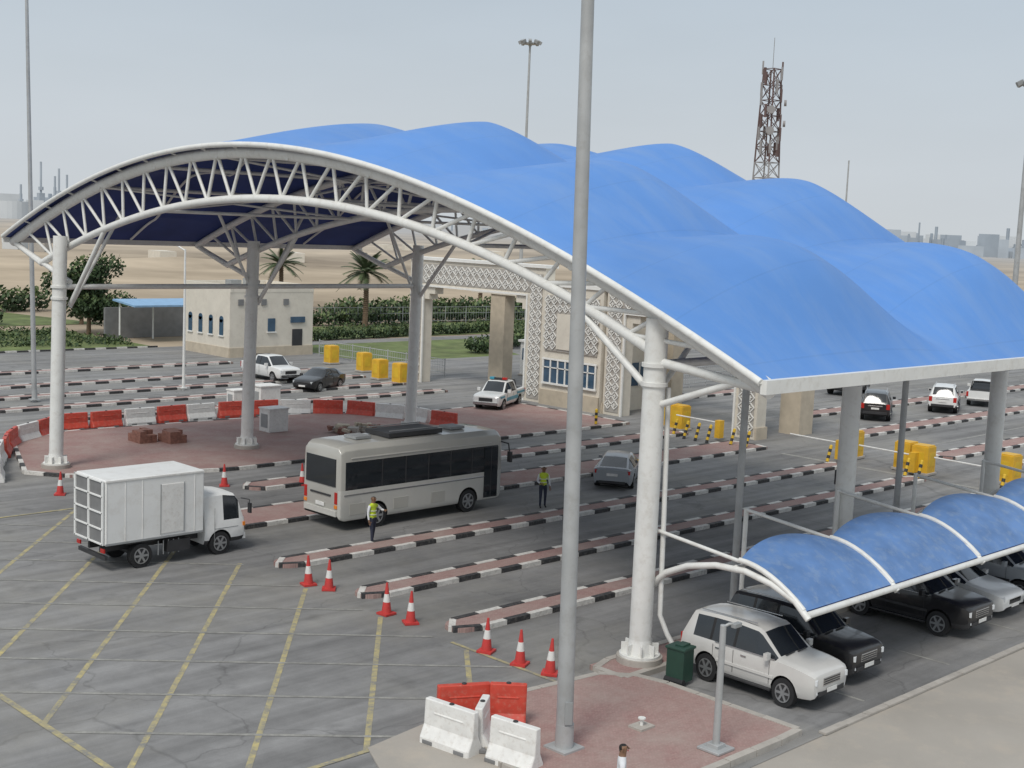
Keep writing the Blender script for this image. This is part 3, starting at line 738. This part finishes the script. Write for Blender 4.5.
def suv(name,x,y,rz,paint,trim=M_blackp,stripe=None,sc=(1,1,1),rack=True):
    r=empty(name,(x,y,0),rz)
    S=[(2.47,.52,.88,.93,.74,.62),(2.43,.43,.96,1.02,.84,.70),(2.33,.38,1.02,1.09,.91,.76),(2.1,.36,1.08,1.15,.955,.79),(1.75,.34,1.13,1.20,.975,.81),(1.25,.34,1.17,1.235,.98,.82),(1.15,.34,1.18,1.25,.98,.81),
       (.50,.34,1.19,1.78,.98,.74),(.34,.34,1.19,1.85,.98,.735),(-.33,.34,1.2,1.89,.98,.735),(-.43,.34,1.2,1.89,.98,.735),(-1.22,.34,1.2,1.885,.98,.73),(-1.32,.34,1.2,1.88,.98,.73),(-1.95,.36,1.2,1.85,.97,.72),(-2.16,.38,1.2,1.81,.96,.71),
       (-2.38,.42,1.18,1.29,.95,.80),(-2.45,.5,1.10,1.17,.91,.78)]
    def mf(i,j):
        if j==0: return 2
        if j==1: return 3
        if j==4 and i in(6,7,8,10,12): return 1
        if j==4 and i in(9,11): return 2
        if j==6 and i in(6,14): return 1
        return 0
    loft(S,'car',mf,[paint,M_glass,M_black,trim],(1.47,-1.38),.39,.27,'body',r)
    b=B()
    b.box((2.45,0,.82),(.07,.86,.22),M_chrome)
    for k in range(3): b.box((2.49,0,.76+.06*k),(.02,.8,.028),M_blackp)
    for sg in(-1,1):
        b.box((2.37,sg*.66,.85),(.16,.32,.15),M_lens,rz=-sg*.38); b.box((2.30,sg*.82,.85),(.14,.08,.13),M_orange,rz=-sg*.7); b.box((2.43,sg*.62,.56),(.08,.2,.08),M_lens)
        b.box((-2.40,sg*.80,1.0),(.12,.22,.34),M_tail); b.box((-2.455,sg*.55,.62),(.03,.16,.06),M_tail)
        b.box((.92,sg*1.08,1.27),(.13,.2,.18),paint); b.box((.86,sg*1.08,1.27),(.03,.16,.14),M_glass)
        for xx in (.95,-.38,-1.15): b.box((xx,sg*.979,.82),(.014,.012,.62),M_blackp)
        for xx in (.0,-.95): b.box((xx,sg*.985,1.05),(.2,.03,.035),M_chrome)
        b.box((.05,sg*.96,.37),(2.0,.16,.05),M_blackp)
        b.box((.05,sg*.99,.72),(2.1,.03,.08),trim)
        if rack: b.cyl((.2,sg*.62,1.93),(-1.9,sg*.62,1.9),.02,M_chrome,n=8)
        if stripe: b.box((-.2,sg*.985,.95),(1.6,.012,.16),stripe)
        b.box((.02,sg*.975,1.205),(2.2,.02,.022),M_chrome)
    b.box((1.2,.3,1.27),(.05,.5,.02),M_blackp,rz=.1); b.box((1.2,-.3,1.27),(.05,.5,.02),M_blackp,rz=.1)
    b.box((2.42,0,.52),(.14,1.3,.12),M_blackp); b.box((-2.47,0,.58),(.1,1.5,.16),trim); b.box((-2.485,0,.86),(.02,.5,.12),M_wpl); b.box((2.505,0,.58),(.015,.5,.12),M_wpl)
    b.box((-2.44,0,1.02),(.06,.9,.05),M_chrome)
    b.make('details',r,bevel=.012)
    r.scale=sc; return r
def sedan(name,x,y,rz,paint,hatch=False):
    r=empty(name,(x,y,0),rz)
    S=[(2.22,.4,.60,.65,.66,.58),(2.17,.32,.67,.72,.76,.66),(2.05,.26,.74,.79,.83,.71),(1.8,.22,.80,.86,.88,.75),(1.1,.2,.90,.96,.9,.78),(.95,.2,.92,.985,.9,.76),(.25,.2,.93,1.38,.9,.63),(.1,.2,.93,1.43,.9,.61),(-.35,.2,.94,1.45,.9,.61),(-.43,.2,.94,1.45,.9,.61),(-1.1,.2,.95,1.40,.9,.6),(-1.25,.2,.95,1.37,.9,.6),
       (-1.85 if not hatch else -2.0,.22,.95,1.02,.88,.7),(-2.12,.28,.92,.99,.84,.68),(-2.2,.4,.85,.9,.76,.62)]
    def mf(i,j):
        if j==0: return 2
        if j==4 and i in(5,6,7,9,11): return 1
        if j==4 and i in (8,10): return 2
        if j==6 and i in(5,11): return 1
        return 0
    loft(S,'car',mf,[paint,M_glass,M_black,M_blackp],(1.35,-1.3),.32,.22,'body',r)
    b=B()
    b.box((2.17,0,.55),(.1,.8,.16),M_blackp); b.box((2.235,0,.42),(.02,.5,.11),M_wpl); b.box((-2.21,0,.7),(.02,.5,.12),M_wpl); b.box((-2.17,0,.36),(.08,1.2,.12),M_blackp)
    for sg in(-1,1):
        b.box((2.06,sg*.62,.66),(.2,.3,.13),M_lens,rz=-sg*.5); b.box((-2.1,sg*.66,.82),(.16,.3,.16),M_tail,rz=sg*.3)
        b.box((.72,sg*.98,1.0),(.14,.18,.13),paint)
        for xx in(.72,-.4,-1.15): b.box((xx,sg*.899,.62),(.012,.012,.5),M_blackp)
        for xx in(-.2,-1.0): b.box((xx,sg*.9,.82),(.16,.03,.03),M_chrome)
    b.make('details',r,bevel=.01); return r
def pickup(name,x,y,rz,paint,stripe=None,bar=False):
    r=empty(name,(x,y,0),rz)
    S=[(2.6,.5,.88,.94,.76,.66),(2.52,.40,.98,1.04,.86,.72),(2.2,.36,1.04,1.1,.90,.76),(1.4,.36,1.08,1.14,.91,.78),(1.28,.36,1.1,1.16,.91,.76),(.65,.36,1.12,1.74,.91,.66),(.5,.36,1.12,1.78,.91,.66),(-.05,.36,1.12,1.79,.91,.66),(-.13,.36,1.12,1.79,.91,.66),(-.7,.36,1.12,1.77,.91,.66),(-.85,.36,1.12,1.74,.91,.66),
       (-.98,.4,1.1,1.14,.91,.84),(-2.5,.42,1.1,1.14,.91,.84),(-2.58,.5,1.1,1.14,.9,.83)]
    def mf(i,j):
        if j==0: return 2
        if j==4 and i in(4,5,6,8): return 1
        if j==4 and i==7: return 2
        if j==6 and i in(4,10): return 1
        if j==6 and i==11: return 2
        return 0
    loft(S,'car',mf,[paint,M_glass,M_black,M_blackp],(1.62,-1.5),.37,.25,'body',r)
    b=B()
    b.box((2.58,0,.78),(.08,.9,.22),M_blackp); b.box((2.6,0,.54),(.16,1.6,.16),M_chrome); b.box((-2.65,0,.52),(.14,1.6,.14),M_chrome)
    for sg in(-1,1):
        b.box((2.5,sg*.68,.84),(.14,.3,.2),M_lens,rz=-sg*.3); b.box((-2.57,sg*.84,.9),(.08,.14,.36),M_tail); b.box((1.0,sg*1.02,1.22),(.14,.22,.2),paint)
        for xx in(1.05,-.1,-.88): b.box((xx,sg*.909,.8),(.014,.012,.55),M_blackp)
        if stripe: b.box((.0,sg*.915,.70),(2.2,.02,.22),stripe); b.box((-1.7,sg*.918,.92),(1.5,.02,.14),stripe); b.box((1.9,sg*.905,.92),(.8,.02,.12),stripe)
        b.cyl((-1.15,sg*.75,1.12),(-1.15,sg*.62,1.72),.035,M_blackp)
    b.cyl((-1.15,.62,1.72),(-1.15,-.62,1.72),.035,M_blackp)
    if bar: b.box((.2,0,1.87),(.28,1.1,.13),M_blackp); b.box((.2,.42,1.9),(.3,.3,.13),M_tail); b.box((.2,-.42,1.9),(.3,.3,.13),M_teal)
    b.make('details',r,bevel=.012); return r
NY=-math.pi/2
SC=(.83,.88,.94)
suv('parked_suv',27.8,18.5,NY,M_cpearl,M_cpearl,sc=SC)
suv('parked_suv',30.2,18.9,NY,M_ck,sc=(.84,.9,.95))
suv('parked_suv',36.6,19.1,NY,M_ck,sc=(.92,.94,.96))
sedan('parked_car',39.6,19.4,NY,M_cw)
suv('parked_suv',42.2,19.2,NY,M_cs,sc=(.95,.95,.96))
suv('parked_suv',47.2,18.9,NY,M_cw)
sedan('silver_car',45.7,38.9,math.radians(33),M_cs,True)
pickup('police_pickup_truck',58.0,59.7,math.radians(207),M_cw,M_teal,True)
pickup('white_pickup_truck',53.0,78.0,math.radians(268),M_cw)
sedan('black_car',53.0,72.2,math.radians(203),M_ck)
suv('black_suv',77.8,44.2,math.radians(28),M_ck)
suv('white_suv',86,43.6,math.radians(24),M_cw); pickup('white_pickup_truck',92.5,44,math.radians(22),M_cw)
suv('dark_suv',88,52.5,math.radians(10),M_ck)
# bus
bus=empty('minibus',(33.15,39.2,0),0)
S=[(-3.98,.55,0,2.7,1.0,0),(-3.92,.42,0,2.86,1.09,0),(-3.75,.36,0,2.95,1.13,0),(-3.2,.36,0,2.97,1.14,0),(2.9,.36,0,2.97,1.14,0),(3.05,.36,0,2.97,1.14,0),(3.65,.36,0,2.95,1.14,0),(3.85,.4,0,2.85,1.1,0),(3.98,.5,0,2.6,1.0,0)]
def mfb(i,j):
    if j==0: return 2
    if j in(1,2): return 3
    if j==3 and 2<=i<=5: return 1
    return 0
loft(S,'bus',mfb,[M_busp,M_glass,M_black,M_busw],(-2.3,2.15),.42,.28,'body',bus)
b=B()
b.box((-3.985,0,2.0),(.05,1.75,.95),M_glass); b.box((-3.99,0,1.2),(.05,1.2,.06),M_blackp); b.box((-3.98,0,.62),(.1,1.9,.2),M_busw); b.box((-4.01,0,.85),(.03,.5,.13),M_wpl)
for sg in(-1,1):
    b.box((-3.96,sg*.9,1.15),(.08,.16,.4),M_tail); b.box((-3.97,sg*.9,.85),(.08,.16,.12),M_orange)
    for xx in (-2.1,-1.0,.1,1.2,2.3): b.box((xx,sg*1.132,1.9),(.05,.02,.95),M_blackp)
    b.box((-.1,sg*1.142,1.25),(7.4,.015,.05),M_chrome); b.box((-.1,sg*1.125,2.5),(6.8,.03,.04),M_busw)
    for xx in(-3.2,-1.2,.6): b.box((xx,sg*1.142,.75),(.7,.015,.4),M_busp)
    b.tube([(3.8,sg*1.0,2.5),(4.15,sg*1.2,2.4),(4.2,sg*1.25,2.0)],.03,M_blackp); b.box((4.2,sg*1.25,1.9),(.12,.18,.4),M_blackp)
b.box((3.3,-1.135,1.4),(.72,.03,1.9),M_glass); b.box((3.3,-1.15,1.4),(.04,.02,1.9),M_blackp)
b.box((4.0,0,1.85),(.05,1.8,1.1),M_glass)
b.box((-.2,0,3.06),(2.6,1.4,.16),M_blackp)
b.box((-2.4,0,3.03),(.7,.7,.1),M_grey); b.box((2.2,0,3.03),(.7,.7,.1),M_grey)
b.cyl((-1.4,.6,3.2),(1.1,.6,3.2),.02,M_grey,n=6); b.cyl((-1.4,-.6,3.2),(1.1,-.6,3.2),.02,M_grey,n=6)
b.make('details',bus,bevel=.015)
bus.scale=(1.05,1.05,1.1)
# truck
tr=empty('box_truck',(22.0,38.75,0),0)
RW=-1.25
b=B()
b.box((-.735,0,2.05),(3.83,2.1,2.2),M_box); b.make('cargo_box',tr,bevel=.04)
b=B()
b.box((-2.67,0,2.05),(.04,1.85,2.0),M_dgrey)
for yy in (-.98,0,.98): b.box((-2.71,yy,2.05),(.06,.1,2.16),M_box)
for zz in (1.0,1.5,2.05,2.6,3.1): b.box((-2.715,0,zz),(.05,2.0,.06),M_box)
b.box((-.1,-1.06,1.95),(.9,.03,1.7),M_wpl)
for xx in(-.56,.36): b.box((xx,-1.075,1.95),(.03,.02,1.75),M_grey)
for xx in (-2.6,-1.9,-1.25,.8): b.box((xx,-1.055,2.05),(.025,.02,2.15),M_wpl)
b.box((-.735,-1.055,.98),(3.8,.04,.08),M_grey); b.box((-.735,-1.055,3.1),(3.8,.04,.07),M_wpl)
for yy in(-.4,.4): b.box((.1,yy,.7),(5.2,.12,.22),M_blackp)
b.box((-2.55,0,.5),(.12,1.9,.14),M_blackp); b.box((.2,-.85,.6),(.9,.35,.4),M_blackp); b.box((.8,.85,.6),(.6,.35,.35),M_grey)
b.cyl((RW,-.8,.4),(RW,.8,.4),.09,M_blackp); b.cyl((1.95,-.7,.4),(1.95,.7,.4),.09,M_blackp)
for yy in(-.85,.85): b.box((-2.63,yy,.75),(.06,.25,.14),M_tail)
b.box((RW,0,.89),(1.1,1.9,.06),M_blackp)
for k in range(5): b.box((-.6+.2*k,-.99,.6),(.03,.03,.5),M_grey)
b.make('chassis',tr,bevel=.01)
S=[(3.02,.5,1.18,1.24,.86,.8),(2.96,.42,1.2,1.28,.93,.84),(2.75,.4,1.22,1.95,.95,.82),(2.62,.4,1.22,2.12,.95,.8),(2.1,.4,1.22,2.2,.95,.8),(1.98,.4,1.22,2.2,.95,.8),(1.35,.4,1.22,2.2,.95,.8),(1.3,.42,1.22,2.16,.94,.79)]
def mft(i,j):
    if j==0: return 2
    if j==1: return 3
    if j==4 and i in(2,3): return 1
    if j==6 and i==1: return 1
    if j==5 and i==1: return 1
    return 0
loft(S,'car',mft,[M_box,M_glass,M_black,M_blackp],(1.95,),.41,.24,'cab',tr)
b=B()
for sg in(-1,1):
    wheel(b,RW,sg*.86,.42,.26,sg)
    b.box((2.98,sg*.7,.72),(.1,.3,.2),M_lens); b.tube([(2.8,sg*.93,1.95),(3.05,sg*1.12,1.9),(3.05,sg*1.14,1.5)],.02,M_blackp); b.box((3.05,sg*1.15,1.6),(.08,.16,.36),M_blackp)
    b.box((2.95,sg*.9,1.0),(.1,.1,.14),M_orange); b.box((2.2,sg*.952,.95),(1.0,.01,.02),M_grey); b.box((1.7,sg*.952,1.1),(.012,.012,1.2),M_grey)
b.box((3.0,0,.55),(.12,1.75,.22),M_box); b.box((3.02,0,.98),(.04,1.0,.16),M_blackp)
b.make('wheels_and_lights',tr,smooth=40)
tr.scale=(.93,.95,.96)

# ------------------------------------------------------------ people
def person(name,x,y,rz,top,pants,arml,armr,stride=.08,vest=False,z=0):
    V=[];E=[];Rr=[]
    def v(p,r): V.append(p);Rr.append(r);return len(V)-1
    def e(a,b_): E.append((a,b_))
    pel=v((0,0,.96),.135); sp_=v((0,0,1.14),.12); ch=v((0,.01,1.34),.145); nk=v((0,0,1.48),.062); hl=v((0,.015,1.56),.07); hc=v((0,.015,1.65),.098); ht=v((0,.005,1.73),.075)
    for a,b_ in((pel,sp_),(sp_,ch),(ch,nk),(nk,hl),(hl,hc),(hc,ht)): e(a,b_)
    for sg,arm in((-1,arml),(1,armr)):
        sh=v((sg*.19,0,1.40),.062); el=v(arm[0],.045); wr=v(arm[1],.032); pa=v(arm[2],.034); e(ch,sh);e(sh,el);e(el,wr);e(wr,pa)
        hp=v((sg*.095,0,.88),.095); kn=v((sg*.11,sg*stride*.6+.02,.49),.062); an=v((sg*.12,sg*stride,.09),.042); to=v((sg*.13,sg*stride+.16,.035),.036)
        e(pel,hp);e(hp,kn);e(kn,an);e(an,to)
    me=bpy.data.meshes.new('sk'); me.from_pydata(V,E,[]); ob=bpy.data.objects.new('sk',me); COL.objects.link(ob)
    sk_=ob.modifiers.new('s','SKIN'); sk_.use_smooth_shade=True
    for i,rr in enumerate(Rr): me.skin_vertices[0].data[i].radius=(rr,rr*.85 if i<3 else rr)
    me.skin_vertices[0].data[0].use_root=True
    su=ob.modifiers.new('u','SUBSURF'); su.levels=2; su.render_levels=2
    dg=bpy.context.evaluated_depsgraph_get(); dg.update(); nm=bpy.data.meshes.new_from_object(ob.evaluated_get(dg)); bpy.data.objects.remove(ob)
    nm.materials.clear()
    for m in (top,pants,M_skin,M_hair,M_shoe,M_vest): nm.materials.append(m)
    for p in nm.polygons:
        c=p.center; p.use_smooth=True; k=0
        if c.z<.1: k=4
        elif c.z<.98 and abs(c.x)<.25 : k=1
        elif c.z>1.7 or (c.z>1.58 and c.y<-.03): k=3
        elif c.z>1.49: k=2
        else:
            k=0
            if vest and abs(c.x)<.2: k=5
        for arm in(arml,armr):
            if (c-Vector(arm[2])).length<.12 : k=2
        p.material_index=k
    r=empty(name,(x,y,z),rz)
    o=bpy.data.objects.new('body',nm); COL.objects.link(o); o.parent=r
    b=B()
    b.tube([(0,.10,1.67),(0,.135,1.64),(0,.11,1.63)],[.012,.018,.012],M_skin,6)
    for sg in(-1,1):
        b.cyl((sg*.035,.09,1.665),(sg*.035,.112,1.665),.012,M_hair,n=8); b.cyl((sg*.09,0,1.62),(sg*.105,0,1.68),.018,M_skin,n=8)
    b.box((0,.108,1.60),(.05,.02,.01),M_tail)
    for arm,sg in((arml,-1),(armr,1)):
        pa=Vector(arm[2]); d=(pa-Vector(arm[1])).normalized(); sd_=d.cross(Vector((0,1,0)));
        if sd_.length<.1: sd_=Vector((1,0,0))
        sd_.normalize()
        for k,(off,ln) in enumerate(((-.028,.065),(-.01,.08),(.01,.075),(.028,.06))):
            q=pa+sd_*off+d*.01; b.tube([q,q+d*ln*.6,q+d*ln+Vector((0,.015,0))],[.009,.008,.006],M_skin,6)
        q=pa-sd_*.03-d*.02; b.tube([q,q-sd_*.03+d*.03,q-sd_*.035+d*.055],[.01,.009,.007],M_skin,6)
    if vest:
        for z_ in (1.08,1.22): b.tube([(.155*math.cos(t*math.pi/8),.125*math.sin(t*math.pi/8),z_) for t in range(17)],.014,M_wpl,6)
    b.make('hands_and_face',r,smooth=60)
A_dn=lambda sg:((sg*.26,.0,1.12),(sg*.27,.07,.88),(sg*.27,.09,.81))
person('traffic_worker',29.0,36.1,math.radians(190),M_shirt,M_trou,((-.38,.1,1.2),(-.30,.32,1.22),(-.27,.38,1.24)),A_dn(1),.1,True,.0)
person('traffic_worker',38.6,36.9,math.radians(150),M_shirt,M_trou,A_dn(-1),((.28,.08,1.14),(.18,.26,1.05),(.14,.31,1.05)),.06,True)
person('pedestrian',18.75,15.5,math.radians(225),M_shirt,M_trou,A_dn(-1),A_dn(1),.15)

# ------------------------------------------------------------ vegetation
def leafmass(b,clusters,n,size,zmin=.05):
    for _ in range(n):
        c,rad=random.choice(clusters)
        d=Vector((random.gauss(0,1),random.gauss(0,1),random.gauss(0,1))).normalized()*(R()**.4)
        p=Vector((c[0]+d.x*rad[0],c[1]+d.y*rad[1],c[2]+d.z*rad[2]))
        if p.z<zmin: continue
        q=Vector((random.gauss(0,1),random.gauss(0,1),random.gauss(0,1)+.6)).normalized(); a=q.orthogonal().normalized(); e_=q.cross(a); s=size*U(.6,1.4)
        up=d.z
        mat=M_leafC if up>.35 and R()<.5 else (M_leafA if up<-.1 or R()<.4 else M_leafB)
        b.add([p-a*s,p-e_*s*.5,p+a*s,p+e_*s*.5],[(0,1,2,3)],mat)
def tree(x,y,h,rad,n=4500):
    b=B(); b.tube([(0,0,0),(.05,.03,h*.25),(.1,0,h*.5)],[.22,.17,.12],M_trunk); cl=[]
    for k in range(18):
        t=U(0,6.28); rr=rad*U(.1,.75); zz=h*U(.22,.85); c=(rr*math.cos(t),rr*math.sin(t),zz); cl.append((c,(rad*.42,rad*.42,h*.16)))
        b.tube([(0.08,0,h*.35),(c[0]*.5,c[1]*.5,zz*.8),c],[.1,.06,.03],M_trunk,6)
    leafmass(b,cl,n,.2); b.make('tree',loc=(x,y,0))
tree(57,113.5,7.6,4.0,8000); tree(61.5,124,5,2.6,2800); tree(46,121,4.2,2.4,2400); tree(36,124,4,2.4,2200)
def palm(x,y,h,fr=30,L_=3.0):
    b=B(); b.tube([(0,0,0),(.1,0,h*.4),(.05,.05,h*.75)],[.32,.26,.24],M_trunk,10)
    for z in [i*.22 for i in range(int(h*.75/.22))]: b.cyl((.05,0,z),(.05,0,z+.1),.34 if z>h*.5 else .33,M_trunk,.28,n=8,cap=False)
    base=Vector((.05,.05,h*.76))
    for k in range(fr):
        az=k*2.4+U(-.2,.2); el=math.radians(U(-10,78)); l=L_*U(.8,1.1); P=[]
        for s in range(9):
            t=s/8; r_=l*t*math.cos(el*(1-.2*t)); z=l*t*math.sin(el)-1.3*t*t*(1.2-el*.5)
            P.append(base+Vector((r_*math.cos(az),r_*math.sin(az),z)))
        b.tube(P,[.035-.003*i for i in range(9)],M_leafP,4)
        sd_=Vector((-math.sin(az),math.cos(az),0))
        for s in range(1,8):
            for sub in(0,.25,.5,.75):
                p=P[s].lerp(P[s+1],sub); d=(P[s+1]-P[s]).normalized(); ll=.75*(1-abs(s/8-.45))
                for sg in(-1,1):
                    q=p+sd_*sg*ll*.8+d*ll*.5+Vector((0,0,-.22*ll)); b.add([p-d*.05,p+d*.07,q],[(0,1,2)],M_leafP if R()<.7 else M_leafB)
    b.make('palm_tree',loc=(x,y,0))
palm(88.8,112.9,7.8,44,3.4); palm(95,138,7.4,36,3.2); palm(120,128,6.5,26,2.8)
def hedge(name,p,q,wd,h,n,size=.16):
    b=B(); p=Vector(p);q=Vector(q); m=int((q-p).length/1.0); cl=[]
    for i in range(m):
        c=p.lerp(q,(i+.5)/m); cl.append(((c.x+U(-.3,.3),c.y+U(-.3,.3),h*U(.35,.55)),(1.0,wd*U(.8,1.1)*.6,h*U(.4,.62))))
    leafmass(b,cl,n,size); b.make(name)
hedge('hedge',(66,116),(118,116),1.6,1.7,7000,.22); hedge('hedge',(5,124),(54,126),2.4,2.4,9000,.24); hedge('hedge',(68,101),(100,104),1.5,1.1,4500,.18)
hedge('hedge',(8,138),(66,142),4,3.0,7000,.3); hedge('shrubs',(80,86),(110,100),2.5,1.6,4500,.2); hedge('shrubs',(90,122),(150,124),4,2.6,6000,.3)
b=B(); cl=[((U(18,56),U(103,118),U(.05,.3)),(1.6,1.0,.35)) for i in range(260)]; leafmass(b,cl,9000,.16,.01); b.make('crop_field')
b=B(); cl=[((U(68,118),U(104,115),U(.05,.3)),(1.6,1.0,.35)) for i in range(120)]; leafmass(b,cl,4000,.16,.01); b.make('crop_field')

# ------------------------------------------------------------ distant skyline
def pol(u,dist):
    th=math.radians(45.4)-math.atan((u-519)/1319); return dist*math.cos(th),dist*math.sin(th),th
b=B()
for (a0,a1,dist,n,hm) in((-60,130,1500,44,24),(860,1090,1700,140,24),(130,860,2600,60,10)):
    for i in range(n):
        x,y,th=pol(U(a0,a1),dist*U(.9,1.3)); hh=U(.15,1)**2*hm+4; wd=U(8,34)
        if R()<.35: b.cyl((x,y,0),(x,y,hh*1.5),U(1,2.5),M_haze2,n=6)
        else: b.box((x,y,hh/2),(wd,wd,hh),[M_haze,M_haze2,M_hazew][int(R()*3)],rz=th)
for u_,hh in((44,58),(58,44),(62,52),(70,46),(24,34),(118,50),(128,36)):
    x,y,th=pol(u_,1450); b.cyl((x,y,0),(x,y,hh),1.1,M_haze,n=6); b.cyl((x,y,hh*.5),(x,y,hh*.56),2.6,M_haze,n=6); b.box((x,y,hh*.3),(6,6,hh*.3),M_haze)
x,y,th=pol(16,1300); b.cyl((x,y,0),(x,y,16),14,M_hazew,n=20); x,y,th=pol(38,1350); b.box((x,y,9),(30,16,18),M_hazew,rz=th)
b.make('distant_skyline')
b=B()
for i in range(60):
    u_=U(-100,1150); dist=U(260,1100); x,y,th=pol(u_,dist); n=10; r=U(15,60); hh=U(.5,2.2)
    vs=[(x,y,hh)]+[(x+r*U(.8,1.2)*math.cos(k*.628),y+r*.4*math.sin(k*.628),-.2) for k in range(n)]
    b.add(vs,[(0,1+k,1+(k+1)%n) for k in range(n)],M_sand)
b.make('sand_mounds',smooth=60)
b=B()
for i in range(20):
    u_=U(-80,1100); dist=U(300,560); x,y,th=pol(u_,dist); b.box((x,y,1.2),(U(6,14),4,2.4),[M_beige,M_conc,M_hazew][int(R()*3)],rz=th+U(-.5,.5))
b.make('distant_sheds')
